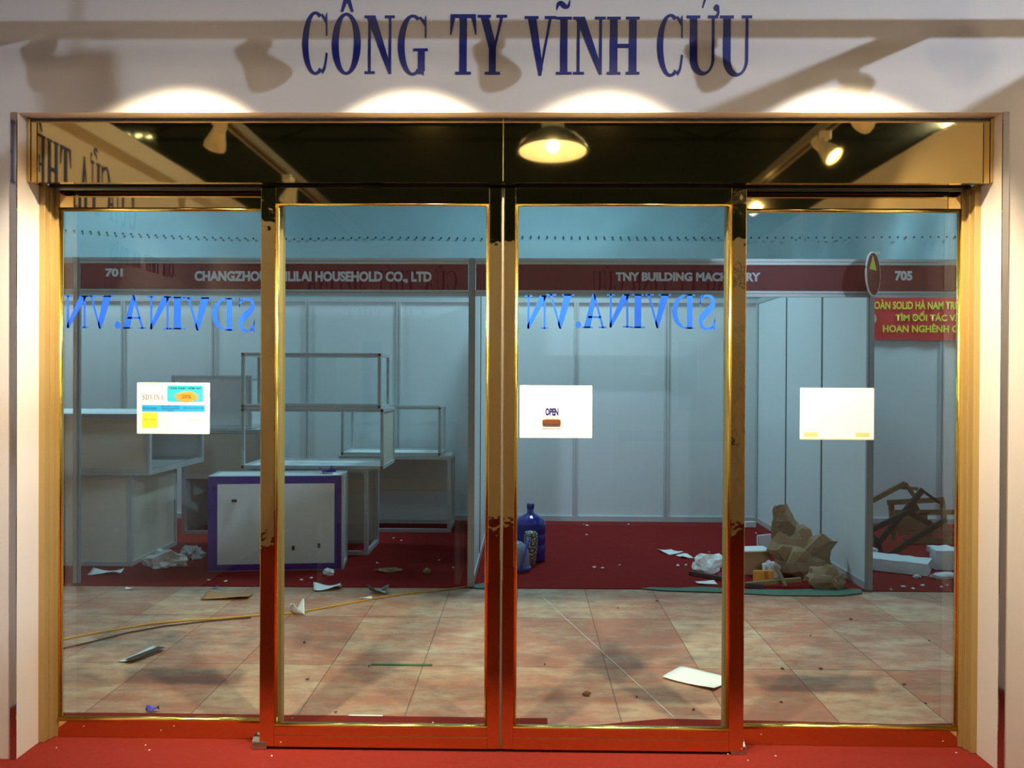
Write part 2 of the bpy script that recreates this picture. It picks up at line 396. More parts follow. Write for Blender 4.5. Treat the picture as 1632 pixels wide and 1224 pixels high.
def ustroke(T, t):
    out = []; n = 24
    oxL, oxR, ixL, ixR = 0.10, 0.80+t, 0.10+T, 0.80
    for i in range(n):
        a = PI + PI*i/n; b = PI + PI*(i+1)/n
        f = lambda q: ((oxL+oxR)/2 + (oxR-oxL)/2*math.cos(q), 0.28 + 0.295*math.sin(q))
        g = lambda q: ((ixL+ixR)/2 + (ixR-ixL)/2*math.cos(q), 0.28 + 0.235*math.sin(q))
        out.append([f(a), f(b), g(b), g(a)])
    return out
def letter(mb, ch, o, ex, ey, depth):      # o lower-left corner, ex / ey full width and height vectors
    for i, poly in enumerate(glyph(ch)): mb.prism(poly, o, ex, ey, depth*(1+0.004*i))
ADV = {'I': 0.5, '.': 0.25, ' ': 0.55, 'S': 0.75, 'E': 0.85, 'P': 0.85}
VIET = {'Ô': ('O', '^', None), 'Ĩ': ('I', '~', None), 'Ử': ('U', '?', ')'), 'Ứ': ('U', "'", ')'), 'É': ('E', "'", None), 'À': ('A', "'", None), 'Ấ': ('A', "'", None)}
def serif_line(mb, text, o, ex, ey, width, height, depth=0.004):
    ex = Vector(ex).normalized(); ey = Vector(ey).normalized(); o = Vector(o)
    tot = sum(ADV.get(VIET.get(c, (c,))[0], 1.0) + 0.14 for c in text)
    u = width/tot; x = 0.0
    for c in text:
        base, top, side = VIET.get(c, (c, None, None))
        a = ADV.get(base, 1.0)*u
        letter(mb, base, o + ex*x, ex*a, ey*height, depth)
        if top: letter(mb, top, o + ex*(x+a*0.3) + ey*(height*1.06), ex*(a*0.4), ey*(height*0.2), depth)
        if side: letter(mb, side, o + ex*(x+a*0.9) + ey*(height*0.95), ex*(a*0.16), ey*(height*0.2), depth)
        x += a + 0.14*u

# ------------------------------------------------------------------ depths of the shopfront
YW, YWB, YH, YL, YFX = 3.50, 3.67, 3.57, 3.62, 3.72
XL, XR, ZT = -2.095, 1.918, 2.665

# ================================================================== SETTING
# floor of the aisle, carpets
f = MB(); f.box(-9, 9, 3.4, 11.5, -0.05, -0.004)
struct(f.build('floor', M['ply']))
def carpet_mesh(pts_front, y_back, x0, x1, z1, name, m):
    mb = MB()
    top = [(x0, y_back), *[(p[0], p[1]) for p in pts_front], (x1, y_back)]
    mb.prism(top[::-1] if False else top, (0, 0, -0.004), (1, 0, 0), (0, 1, 0), z1+0.004)
    return mb.build(name, m)
edge = [onfloor(x, y) for x, y in ((20, 1136), (88, 1136), (240, 1137), (440, 1140), (560, 1141), (700, 1143), (780, 1144), (822, 1145), (872, 1145), (873, 1159), (900, 1158), (960, 1155), (1010, 1150), (1060, 1146), (1110, 1147), (1163, 1148), (1300, 1151), (1440, 1155), (1520, 1153), (1600, 1153))]
struct(carpet_mesh([(p.x, p.y) for p in edge], -2.4, -3.4, 3.4, 0.002, 'floor', M['carpet']))
fedge = [onfloor(x, y) for x, y in ((-60, 933), (88, 933), (300, 934), (500, 935), (760, 937), (900, 938), (1100, 939), (1380, 942), (1600, 944))]
struct(carpet_mesh([(p.x, p.y) for p in fedge], 10.2, -9, 9, 0.002, 'floor', M['carpet_out']))

# wall around the doorway
mb = MB()
mb.box(-2.45, XL, YW, YWB, 0, 3.3); mb.box(XR, 2.45, YW, YWB, 0, 3.3); mb.box(XL, XR, YW, YWB, ZT, 3.3)
struct(mb.build('wall_front', M['wall']))
mb = MB(); mb.box(-2.52, -2.45, -2.1, YWB, 0, 3.07); struct(mb.build('wall_left', M['wall']))
mb = MB(); mb.box(2.45, 2.52, -2.1, YWB, 0, 3.07); struct(mb.build('wall_right', M['wall']))
mb = MB(); mb.box(-2.45, 2.45, -2.1, -2.03, 0, 3.07); struct(mb.build('wall_rear', M['wall']))
# polished strips along the corners of the reveal
mb = MB()
mb.box(XL-0.024, XL+0.001, YW-0.006, YW, 0.005, ZT)
struct(mb.build('trim_1', M['strip']))
mb = MB()
mb.box(XR-0.001, XR+0.024, YW-0.006, YW, 0.005, ZT)
struct(mb.build('trim_2', M['strip']))
# gold side jambs
mb = MB(); mb.box(XL-0.016, XL+0.026, YWB-0.01, YWB+0.10, 0.003, 2.41); mb.box(XL+0.02, XL+0.034, YWB+0.02, YWB+0.06, 0.003, 2.41)
struct(mb.build('trim_3', M['gold_dull'], bevel=0.002))
mb = MB(); mb.box(XR-0.026, XR+0.016, YWB-0.01, YWB+0.10, 0.003, 2.41); mb.box(XR-0.034, XR-0.02, YWB+0.02, YWB+0.06, 0.003, 2.41)
struct(mb.build('trim_4', M['gold_dull'], bevel=0.002))

# tent roof (dark) with folds between its beams
mb = MB()
nx, ny = 36, 60
grid = []
for j in range(ny+1):
    rowv = []
    for i in range(nx+1):
        x = -9 + 18*i/nx; y = -11 + 22.5*j/ny
        z = 6.7 - 0.07*abs(x) + 0.10*abs(math.sin((y+1)*PI/1.25))*0.6 + 0.08*noise.noise(Vector((x*0.9, y*1.7, 0)))
        z += min(0, y+3)*0.30
        rowv.append(mb.bm.verts.new((x, y, z)))
    grid.append(rowv)
for j in range(ny):
    for i in range(nx): mb.bm.faces.new((grid[j][i], grid[j+1][i], grid[j+1][i+1], grid[j][i+1]))
struct(mb.build('ceiling', M['roof'], smooth=True))

mb = MB(); nn = 90
vs = [[mb.bm.verts.new((-9+18*i/nn, -11.0+0.10*math.sin(i*0.9)+0.06*noise.noise(Vector((i*0.2, z, 0))), z)) for i in range(nn+1)] for z in (0, 1.5, 3.0, 4.6)]
for j in range(3):
    for i in range(nn): mb.bm.faces.new((vs[j][i], vs[j][i+1], vs[j+1][i+1], vs[j+1][i]))
struct(mb.build('wall_hall_end', M['endcloth'], smooth=True))

# ================================================================== BOOTHS OPPOSITE
YF, YB = 6.49, 9.56
X0, X1, X2, X3 = -3.42, -0.41, 2.585, 5.59
SEAMS = [at(197, 600, YB).x - 1.01*k for k in (3, 2, 1)] + [at(p, 600, YB).x for p in (197, 341, 490, 635, 779, 918, 1062, 1207, 1352, 1500, 1645)]
mb = MB(); mb.box(-7.5, 6.6, YB, YB+0.03, 0.06, 2.46)
wb = struct(mb.build('wall_back', M['panel']))
mb = MB(); mb.box(-7.5, 6.6, YB-0.02, YB, 2.43, 2.48); mb.box(-7.5, 6.6, YB-0.02, YB, 0.003, 0.06)
mb.build('rail', M['alu'], wb)
for x in SEAMS:
    mb = MB(); mb.box(x-0.025, x-0.006, YB-0.022, YB, 0.06, 2.43); mb.box(x+0.006, x+0.025, YB-0.022, YB, 0.06, 2.43); mb.box(x-0.006, x+0.006, YB-0.014, YB, 0.06, 2.43)
    mb.build('post', M['alu'], wb)
def side_partition(name, X, front, back, seams):
    mb = MB(); mb.box(X-0.012, X+0.012, front, back, 0.06, 2.46)
    p = struct(mb.build(name, M['panel']))
    mb = MB(); mb.box(X-0.02, X+0.02, front, back, 2.43, 2.48); mb.box(X-0.02, X+0.02, front, back, 0.003, 0.06)
    mb.build('rail', M['alu'], p)
    for y in seams:
        mb = MB(); mb.box(X-0.018, X+0.018, y-0.012, y+0.012, 0.06, 2.43)
        mb.build('post', M['alu_dark'], p)
side_partition('wall_partition', X1, YF+0.03, YB-0.02, (7.5, 8.52))
side_partition('wall_partition', X2, YF+0.03, YB-0.02, (7.5, 8.52))

def booth_post(X, label):
    e = empty('aluminium_post', (X, YF, 0), label, 'post', 'aluminium posts along the aisle')
    mb = MB()
    for k in range(8):
        a = 2*PI*k/8+PI/8
        mb.box(X+0.019*math.cos(a)-0.007, X+0.019*math.cos(a)+0.007, YF+0.019*math.sin(a)-0.007, YF+0.019*math.sin(a)+0.007, 0.012, 2.49)
    mb.build('profile', M['alu_post'], e)
    mb = MB(); mb.lathe([(0.020, 0.012), (0.020, 2.488)], (X, YF, 0), 16); mb.build('groove', M['alu_dark'], e)
    mb = MB(); mb.lathe([(0.03, 0.003), (0.03, 0.012)], (X, YF, 0), 16); mb.build('foot', M['alu_dark'], e)
booth_post(X0, 'aluminium booth post left of the number 701')
booth_post(X1, 'aluminium booth post between the two long red name boards')
booth_post(X2, 'aluminium booth post behind the oval sign and the right blank notice')
def fascia(xa, xb, label):
    e = empty('name_board', ((xa+xb)/2, YF, 2.2), label, 'sign board', 'red name boards of the booths opposite')
    mb = MB(); mb.box(xa+0.03, xb-0.03, YF-0.008, YF+0.008, 2.25, 2.445); mb.build('board', M['red_board'], e)
    mb = MB(); mb.box(xa+0.025, xb-0.025, YF-0.018, YF-0.0, 2.445, 2.462); mb.box(xa+0.025, xb-0.025, YF-0.018, YF, 2.47, 2.49); mb.box(xa+0.025, xb-0.025, YF-0.010, YF+0.012, 2.45, 2.49)
    mb.build('rail', M['alu'], e)
    mb = MB(); mb.box(xa+0.025, xb-0.025, YF-0.018, YF-0.0, 2.232, 2.25); mb.box(xa+0.025, xb-0.025, YF-0.018, YF, 2.205, 2.224); mb.box(xa+0.025, xb-0.025, YF-0.010, YF+0.012, 2.205, 2.25)
    mb.build('rail', M['alu'], e)
    return e
def ftext(e, body, pxa, pxb, pyt, pyb, bold=0.05):
    a = at(pxa, pyb, YF-0.009); b = at(pxb, pyb, YF-0.009); c = at(pxa, pyt, YF-0.009)
    sans('lettering', body, a, (1, 0, 0), (0, 0, 1), b.x-a.x, c.z-a.z, M['sign_text'], e, 0.002, bold)
fascia(X0-3.0, X0, 'plain red name board at the far left edge beyond the booth post')
e1 = fascia(X0, X1, 'red name board reading 701 CHANGZHOU TAILILAI HOUSEHOLD')
ftext(e1, '701', 168, 196, 428, 440); ftext(e1, 'CHANGZHOU TAILILAI HOUSEHOLD CO., LTD', 310, 688, 432, 447)
e2 = fascia(X1, X2, 'red name board reading TNY BUILDING MACHINERY')
ftext(e2, 'TNY BUILDING MACHINERY', 981, 1212, 434, 447)
e3 = fascia(X2, X3, 'red name board with the number 705')
ftext(e3, '705', 1426, 1454, 432, 446)

# oval hanging sign at the booth corner
e = empty('oval_sign', (X2+0.03, YF-0.08, 2.1), 'small red oval sign with a yellow triangle, edge-on on the booth post', 'sign')
c = at(1391, 437, YF-0.16); ang = math.radians(50)
ex = Vector((math.cos(ang), math.sin(ang)*1, 0)); n = ex.cross(Vector((0, 0, 1)))
mb = MB(); mb.prism([(0.145*math.cos(2*PI*i/40), 0.155*math.sin(2*PI*i/40)) for i in range(40)], c - n*0.006, ex, (0, 0, 1), 0.012)
mb.build('plate', M['red_board'], e)
mb = MB(); mb.tube([c + ex*0.147*math.cos(2*PI*i/40) + Vector((0, 0, 0.157*math.sin(2*PI*i/40))) for i in range(41)], 0.007, 8, False)
mb.build('rim', M['paper'], e)
s = -1 if n.y > 0 else 1
mb = MB(); mb.prism([(-0.09, 0.03), (0.06, 0.03), (-0.02, 0.135)] if s < 0 else [(-0.09, 0.03), (0.06, 0.03), (-0.02, 0.135)], c + n*s*0.0065 - n*(0.001 if s < 0 else 0), ex, (0, 0, 1), 0.002)
mb.build('triangle', M['yellow'], e)
mb = MB()
for z in (-0.045, -0.085): mb.prism([(-0.09, z), (0.09, z), (0.09, z+0.022), (-0.09, z+0.022)], c + n*0.0065, ex, (0, 0, 1), 0.001)
mb.build('stripe', M['brown'], e)
mb = MB(); mb.box(X2+0.0, X2+0.03, YF-0.10, YF-0.02, c.z+0.15, c.z+0.175); mb.build('bracket', M['alu'], e)

# red banner on the back wall of booth 705
a = at(1383-70, 541, YB-0.03); b = at(1640, 541, YB-0.03); t = at(1383, 470, YB-0.03)
e = empty('banner', (a.x, YB-0.03, a.z), 'red cloth banner with three lines of yellow writing', 'banner')
mb = MB(); nn = 30
vs = [[mb.bm.verts.new((a.x+(b.x-a.x)*i/nn, YB-0.035-0.006*math.sin(i*1.3+j), a.z+(t.z-a.z)*j/6 + 0.004*math.sin(i*0.7))) for i in range(nn+1)] for j in range(7)]
for j in range(6):
    for i in range(nn): mb.bm.faces.new((vs[j][i], vs[j][i+1], vs[j+1][i+1], vs[j+1][i]))
o = mb.build('cloth', M['banner'], e, smooth=True)
def btext(body, pxa, pxb, pyt, pyb):
    p = at(pxa, pyb, YB-0.045); q = at(pxb, pyb, YB-0.045); r = at(pxa, pyt, YB-0.045)
    sans('lettering', body, p, (1, 0, 0), (0, 0, 1), q.x-p.x, r.z-p.z, M['yellow'], e, 0.002, 0.03)
btext('TẬP ĐOÀN SOLID HÀ NAM TRUNG', 1360, 1547, 480, 492)
btext('TÌM ĐỐI TÁC VÀ', 1427, 1532, 501, 511)
btext('HOAN NGHÊNH GIA', 1407, 1541, 518, 529)
p = at(1386, 508, YB-0.046)
mb = MB(); mb.prism([(0.075*math.cos(2*PI*i/28), 0.075*math.sin(2*PI*i/28)) for i in range(28)], p, (1, 0, 0), (0, 0, 1), 0.002)
ob = mb.build('emblem', M['green_tape'], e); ob['label'] = 'pale round emblem'
ob.data.materials[0] = mat('emblem_cream', srgb(206, 196, 140), 0.6, var=0.3, scale=30)

# tent wall behind the booths with its row of eyelets
mb = MB(); nx, nz = 220, 26
YT = 10.6
def tent_y(x, z):
    s = max(0.0, min(1.0, (x-2.6)/1.0))
    fold = (0.05+0.20*s)*math.sin(x*5.2+0.9*math.sin(z*1.4+x)) * (0.25+0.75*s)
    return YT + fold + 0.06*noise.noise(Vector((x*0.8, z*1.1, 3))) + 0.03*noise.noise(Vector((x*2.5, z*2.5, 9))) - 0.05*math.sin(x*0.9)
vs = []
for j in range(nz+1):
    z = 2.0 + 3.5*j/nz
    vs.append([mb.bm.verts.new((-9+18*i/nx, tent_y(-9+18*i/nx, z), z)) for i in range(nx+1)])
for j in range(nz):
    for i in range(nx): mb.bm.faces.new((vs[j][i], vs[j][i+1], vs[j+1][i+1], vs[j+1][i]))
tent = tag(mb.build('tent_sheet', M['tent'], smooth=True), 'pale blue-grey tent sheet hanging above and behind the booths', 'tarpaulin')
mb = MB()
k = 0
px = 92
while px < 1560:
    py = 364 + 17*math.sin(min(1, (px-60)/420)*PI/2) if px < 480 else 381 - 2.5*math.sin((px-480)/300*PI)
    if px > 800: py = 377 + 2*math.sin((px-800)/250)
    p = at(px, py, YT); p = at(px, py, tent_y(p.x, p.z) - (0.03 if px < 1150 else 0.07))
    mb.lathe([(0.012, -0.004), (0.012, 0.004)], p, 10, Matrix.Rotation(PI/2, 3, 'X'))
    px += 13.0
mb.build('eyelets', M['eyelet'], tent)['kind'] = 'stuff'

# ------------------------------------------------------------------ system counters and showcases in the left booth
def frame_box(e, x0, x1, y0, y1, z0, z1, w=0.035, mname='alu', name='frame'):
    h = w/2
    for x in (x0+h, x1-h):
        for y in (y0+h, y1-h):
            mb = MB()
            for d in (-1, 1): mb.box(x+d*h*0.55-h*0.45, x+d*h*0.55+h*0.45, y-h, y+h, z0, z1)
            mb.box(x-h*0.3, x+h*0.3, y-h*0.7, y+h*0.7, z0, z1)
            mb.build('post', M[mname], e)
    for z in (z0+h, z1-h):
        mb = MB()
        for y in (y0+h, y1-h):
            mb.box(x0+w, x1-w, y-h, y+h, z-h, z-h*0.15); mb.box(x0+w, x1-w, y-h, y+h, z+h*0.15, z+h); mb.box(x0+w, x1-w, y-h*0.7, y+h*0.7, z-h*0.2, z+h*0.2)
        for x in (x0+h, x1-h):
            mb.box(x-h, x+h, y0+w, y1-w, z-h, z+h)
        mb.build('rail', M[mname], e)
def panel(e, x0, x1, y0, y1, z0, z1, m='panel', name='panel'):
    mb = MB(); mb.box(x0, x1, y0, y1, z0, z1); return mb.build(name, M[m], e)
CG = 'white exhibition counters and showcases piled in the booth'
def counter(name, x0, x1, y0, y1, z0, z1, label, front='panel', right=None, left='panel', back='panel', top='panel', bottom=None, cat='counter', fz0=None, w=0.035):
    e = empty(name, ((x0+x1)/2, (y0+y1)/2, z0), label, cat, CG)
    frame_box(e, x0, x1, y0, y1, z0, z1, w)
    c = w*0.5
    if front: panel(e, x0+w, x1-w, y0+c-0.004, y0+c+0.004, (z0+w) if fz0 is None else fz0, z1-w, front, 'front_panel')
    if back: panel(e, x0+w, x1-w, y1-c-0.004, y1-c+0.004, z0+w, z1-w, back, 'back_panel')
    if left: panel(e, x0+c-0.004, x0+c+0.004, y0+w, y1-w, z0+w, z1-w, left, 'side_panel')
    if right: panel(e, x1-c-0.004, x1-c+0.004, y0+w, y1-w, z0+w, z1-w, right, 'side_panel')
    if top: panel(e, x0+w, x1-w, y0+w, y1-w, z1-0.014, z1-0.002, top, 'top_panel')
    if bottom: panel(e, x0+w, x1-w, y0+w, y1-w, z0+0.01, z0+0.022, bottom, 'bottom_panel')
    return e
counter('counter', -3.87, -3.28, 7.10, 8.03, 0.003, 0.765, 'cream-fronted counter on the red carpet under the wide cream box', front='panel_beige', right='panel_beige')
counter('display_box', -4.5, -3.11, 7.05, 8.25, 0.768, 1.275, 'wide cream-fronted box lying on a counter behind the price notice', front='panel_beige', right=None, bottom='panel', cat='display box', w=0.045)
counter('display_box', -3.60, -2.78, 8.66, 9.2, 1.064, 1.60, 'white-fronted box on top of the rear counter behind the price notice', front='panel', right='panel', cat='display box')
counter('counter', -3.46, -2.66, 8.58, 9.25, 0.003, 1.06, 'tall rear counter with cream upper front, between the cream box and purple-edged counter', front='panel_beige', right='panel_beige', fz0=0.56)
# purple edged counter
e = counter('counter', -2.60, -1.515, 6.98, 7.36, 0.003, 0.78, 'white counter with a purple taped border on its front', front='panel', right='panel')
def fpan(mb, x0, x1, z0, z1, y=6.98): mb.box(x0, x1, y-0.004, y-0.0005, z0, z1)
mb = MB(); fpan(mb, -2.60, -2.525, 0.01, 0.775); fpan(mb, -1.59, -1.535, 0.01, 0.775); fpan(mb, -2.525, -1.59, 0.715, 0.775); fpan(mb, -2.525, -1.59, 0.01, 0.06)
mb.build('purple_border', M['purple'], e)
mb = MB(); fpan(mb, -2.525, -1.59, 0.06, 0.715); mb.build('front_sheet', M['panel'], e)
for (px, py, ww, hh) in ((371, 797, 8, 4), (462, 874, 4, 7), (502, 871, 4, 7), (340, 777, 3, 6)):
    p = at(px, py, 6.974); s = 6.97/FPX
    mb = MB(); mb.box(p.x-ww*s/2, p.x+ww*s/2, 6.970, 6.976, p.z-hh*s/2, p.z+hh*s/2); mb.build('slot', M['black'], e)
e.rotation_euler[2] = math.radians(7)
# counter under the showcases
counter('counter', -2.46, -1.40, 7.62, 8.20, 0.003, 0.775, 'open-fronted counter behind the purple-edged counter, carrying two showcases', front=None, right=None, back='panel_beige', left='panel_beige')
def showcase(x0, x1, y0, y1, z0, z1, label, panes, white=True, solid=()):
    e = empty('showcase', ((x0+x1)/2, (y0+y1)/2, z0), label, 'showcase', CG)
    frame_box(e, x0, x1, y0, y1, z0, z1, 0.028)
    if white: panel(e, x0+0.02, x1-0.02, y0+0.02, y1-0.02, z0+0.006, z0+0.016, 'panel', 'shelf')
    c = 0.014
    if 'f' in panes: panel(e, x0+0.028, x1-0.028, y0+c-0.003, y0+c+0.003, z0+0.028, z1-0.028, 'glass_clear', 'glass_pane')
    if 'r' in panes: panel(e, x1-c-0.003, x1-c+0.003, y0+0.028, y1-0.028, z0+0.028, z1-0.028, 'glass_clear', 'glass_pane')
    if 'R' in panes: panel(e, x1-c-0.003, x1-c+0.003, y0+0.028, y1-0.028, z0+0.028, z1-0.028, 'panel_beige', 'side_panel')
    if 'L' in panes: panel(e, x0+c-0.003, x0+c+0.003, y0+0.028, y1-0.028, z0+0.028, z1-0.028, 'panel', 'side_panel')
    for x in (x0+c, x1-c):
        for z in (z0+c, z1-c):
            mb = MB(); mb.lathe([(0.013, -0.004), (0.013, 0.004)], (x, y0-0.002, z), 12, Matrix.Rotation(PI/2, 3, 'X')); mb.build('corner_knob', M['brown'], e)
    return e
showcase(-2.50, -1.245, 7.50, 8.15, 0.783, 1.312, 'lower aluminium showcase frame on the counter, open front with a cream side', 'R')
showcase(-2.50, -1.27, 7.50, 7.98, 1.315, 1.80, 'upper glass showcase frame stacked on the open one, its top rail at eye height', 'fr', white=False)
# table with showcase at the partition
e = counter('counter', -1.92, -0.765, 8.78, 9.35, 0.003, 0.785, 'rear counter with a cream back and a low white front strip beside the partition', front=None, right=None, back='panel_beige', left='panel_beige', top='panel_beige')
panel(e, -1.88, -0.80, 9.31, 9.315, 0.04, 0.36, 'panel', 'lower_panel')
showcase(-1.90, -0.87, 8.80, 9.33, 0.788, 1.29, 'low glass showcase frame on the rear counter beside the partition', 'fr')

# papers, scraps, rubbish -------------------------------------------------
def sheet(name, px, py, wx, wy, rot, m, label, cat='paper', curl=0.02, z=0.006, group=None, seed=0):
    p = onfloor(px, py, z); mb = MB(); n = 8
    random.seed(seed+int(px*7+py))
    k1, k2 = random.uniform(0.4, 1), random.uniform(0, 6)
    vs = []
    for j in range(n+1):
        row = []
        for i in range(n+1):
            u, v = i/n-0.5, j/n-0.5
            q = Vector((u*wx, v*wy, 0)); q.rotate(Matrix.Rotation(rot, 3, 'Z'))
            row.append(mb.bm.verts.new((q.x, q.y, curl*(0.5+0.5*math.sin(k2+5*u*k1+4*v))*(abs(u)+abs(v)))))
        vs.append(row)
    for j in range(n):
        for i in range(n): mb.bm.faces.new((vs[j][i], vs[j][i+1], vs[j+1][i+1], vs[j+1][i]))
    o = mb.build(name, M[m], smooth=True); o.location = p
    so = o.modifiers.new('thick', 'SOLIDIFY'); so.thickness = 0.0012
    return tag(o, label, cat, group)
def crumple(name, px, py, sx, sy, sz, m, label, cat, seed, amp=0.35, flat=True, sub=3, parent=None, group=None, off=(0, 0, 0), freq=1.0):
    mb = MB(); bmesh.ops.create_icosphere(mb.bm, subdivisions=sub, radius=1.0)
    sd = Vector((seed*3.1, seed*1.7, seed*5.3))
    rnd = random.Random(seed)
    for v in mb.bm.verts:
        d = v.co.normalized()
        r = 0.92 + amp*0.75*noise.noise(d*1.25*freq+sd) + amp*0.45*noise.noise(d*2.9*freq+sd) + amp*rnd.uniform(-0.16, 0.16)
        d = (d + Vector((rnd.uniform(-1, 1), rnd.uniform(-1, 1), rnd.uniform(-1, 1)))*0.05).normalized()
        q = d*r
        v.co = Vector((q.x*sx, q.y*sy, max(q.z, -0.55 if flat else -9)*sz))
    zmin = min(v.co.z for v in mb.bm.verts)
    for v in mb.bm.verts: v.co.z -= zmin
    o = mb.build(name, M[m], parent)
    o.location = onfloor(px, py, 0.003) + Vector(off)
    return tag(o, label, cat, group)

sheet('paper_sheet', 1111, 1081, 0.21, 0.297, 0.9, 'paper', 'blank white sheet lying on the plywood in front of the right sliding leaf', curl=0.012)
sheet('paper_sheet', 522, 937, 0.20, 0.13, 0.3, 'paper', 'folded white paper on the carpet edge in front of the purple-edged counter', curl=0.035)
sheet('paper_sheet', 1068, 880, 0.15, 0.21, 0.4, 'paper', 'pale printed card on the dark red carpet, farther of two cards', curl=0.02)
sheet('paper_sheet', 1091, 887, 0.10, 0.14, 0.3, 'paper', 'small card with a dark centre on the dark red carpet beside the pale card', curl=0.02)
sheet('paper_sheet', 1126, 929, 0.15, 0.10, 0.1, 'paper', 'white card on the carpet edge below the crumpled white bag', curl=0.01)
sheet('newspaper', 168, 913, 0.24, 0.14, 0.1, 'paper', 'flat grey-green newspaper on the carpet at the foot of the cream counter', 'newspaper', curl=0.03)
sheet('brochure', 522, 753, 0.12, 0.10, 0.6, 'purple', 'purple brochure lying on the edge of the purple-edged counter', 'brochure', curl=0.06, z=0.785)
sheet('brochure', 540, 757, 0.10, 0.06, 0.1, 'paper', 'white brochure on the corner of the purple-edged counter', 'brochure', curl=0.02, z=0.784)
sheet('plank', 232, 1041, 0.05, 0.25, -0.35, 'wood_dark', 'dark flattened strip of packaging on the plywood at left', 'scrap', curl=0.0, z=0.02)
sheet('plastic_strip', 226, 1044, 0.09, 0.26, -0.35, 'plastic', 'clear plastic strip around the dark strip on the plywood', 'scrap', curl=0.012, z=0.003)
sheet('cardboard_sheet', 362, 950, 0.33, 0.17, 0.05, 'card', 'flattened brown cardboard on the plywood near the yellow cord', 'cardboard', curl=0.02)
sheet('green_tape', 640, 1059, 0.34, 0.022, 0.0, 'green_tape', 'worn green tape along a plywood joint', 'tape', curl=0.0, z=0.001)
sheet('plastic_scrap', 474, 978, 0.09, 0.07, 0.3, 'plastic', 'standing scrap of clear plastic beside the yellow cord', 'scrap', curl=0.10)
sheet('paper_scrap', 583, 953, 0.09, 0.03, 0.2, 'paper', 'narrow white scrap lying against the yellow cord', 'scrap', curl=0.01)
sheet('plastic_scrap', 603, 944, 0.15, 0.06, -0.3, 'housing', 'dark crumpled scrap behind the yellow cord', 'scrap', curl=0.06)
sheet('plastic_scrap', 243, 1132, 0.06, 0.018, 0.1, 'blueplastic', 'small blue scrap on the plywood by the left glass panel', 'scrap', curl=0.03)
sheet('plastic_scrap', 343, 936, 0.04, 0.03, 0.1, 'bluebright', 'small bright blue cap at the carpet edge', 'scrap', curl=0.01)
sheet('paper_scrap', 206, 938, 0.06, 0.03, 0.1, 'paper', 'small white scrap at the carpet edge near the newspaper', 'scrap', curl=0.01)
sheet('white_strip', 583, 1140, 0.16, 0.012, 0.0, 'paper', 'short white strip against the carpet edge below the left leaf', 'strip', curl=0.0)
crumple('dry_leaf', 935, 1107, 0.022, 0.016, 0.012, 'brown', 'curled brown dry leaf on the plywood', 'leaf', 3, 0.6, sub=2)
# thin tube shaped as a cable's reflection seen over the plywood
mb = MB(); a = onfloor(866, 953, 0); b = onfloor(1074, 1143, 0)
mb.tube([a.lerp(b, i/10) for i in range(11)], 0.0016, 6)
tag(mb.build('cable_reflection', M['paper']), 'thin white line crossing the plywood diagonally, modelled cable reflection', 'cable_reflection')
# yellow cord
pts = [(40, 1030), (88, 1021), (140, 1011), (190, 1002), (240, 994), (300, 988), (345, 986), (400, 981), (470, 977), (540, 964), (600, 953), (640, 947), (700, 941), (752, 934)]
mb = MB(); mb.tube([onfloor(x, y, 0.004) for x, y in pts], 0.0055, 8)
tag(mb.build('cord_and_shadow', M['cord'], smooth=True), 'long yellow cord snaking across the plywood to the booth post', 'cord')
pts = [(40, 1045), (88, 1036), (150, 1022), (200, 1009), (260, 998), (330, 990), (400, 984)]  # dark tube modelling the shadow beside the yellow cord
mb = MB(); mb.tube([onfloor(x, y, 0.003) for x, y in pts], 0.0045, 8)
tag(mb.build('cord_and_shadow', M['wood_dark'], smooth=True), 'dark tube modelling a shadow just below the yellow cord at left', 'cord')
# rubbish at the counters
crumple('crumpled_paper', 262, 903, 0.17, 0.10, 0.10, 'paper', 'heap of torn white paper between the cream counter and purple-edged counter', 'paper', 5, 0.9)
crumple('plastic_bag', 308, 890, 0.09, 0.09, 0.08, 'plastic', 'crumpled clear plastic bag beside the purple-edged counter', 'bag', 6, 0.7)
crumple('crumpled_paper', 523, 916, 0.045, 0.04, 0.035, 'paper', 'small white paper ball at the corner of the purple-edged counter', 'paper', 7, 0.7, sub=3)
crumple('kraft_scrap', 620, 911, 0.10, 0.04, 0.02, 'kraft', 'torn strip of brown paper on the dark red carpet', 'scrap', 8, 0.8, sub=3)
crumple('kraft_scrap', 681, 914, 0.03, 0.03, 0.03, 'kraft', 'small ball of brown paper on the dark red carpet near the partition', 'scrap', 9, 0.6, sub=3)
random.seed(21)
spots = [(333, 925), (360, 927), (480, 925), (496, 922), (601, 898), (627, 858), (640, 862), (700, 893), (722, 905), (930, 836), (936, 838), (935, 853), (961, 829), (987, 901), (1002, 836), (1080, 902), (947, 905), (960, 906), (1093, 901), (1130, 880), (1205, 850), (1420, 940), (1440, 936), (1455, 939), (1470, 934), (1500, 936), (1510, 933), (1225, 835)]
base = None
for (px, py) in spots:
    if base is None:
        base = crumple('paper_scrap', px, py, 0.014, 0.010, 0.006, 'paper', 'tiny white scrap on the dark red carpet of the booths', 'scrap', 11, 0.7, sub=2, group='tiny scraps on the far carpet')
    else:
        c = base.copy(); COL.objects.link(c); c.location = onfloor(px, py, 0.003); c.rotation_euler[2] = random.uniform(0, 6); c.scale = (random.uniform(0.7, 1.6),)*3
near = [(226, 1145), (90, 1192), (1236, 1205), (1524, 1200), (466, 1145), (690, 1152), (1152, 1160), (313, 1145), (232, 1188), (238, 1196), (405, 1192), (433, 1205), (1160, 1202), (1192, 1212)]
base = None
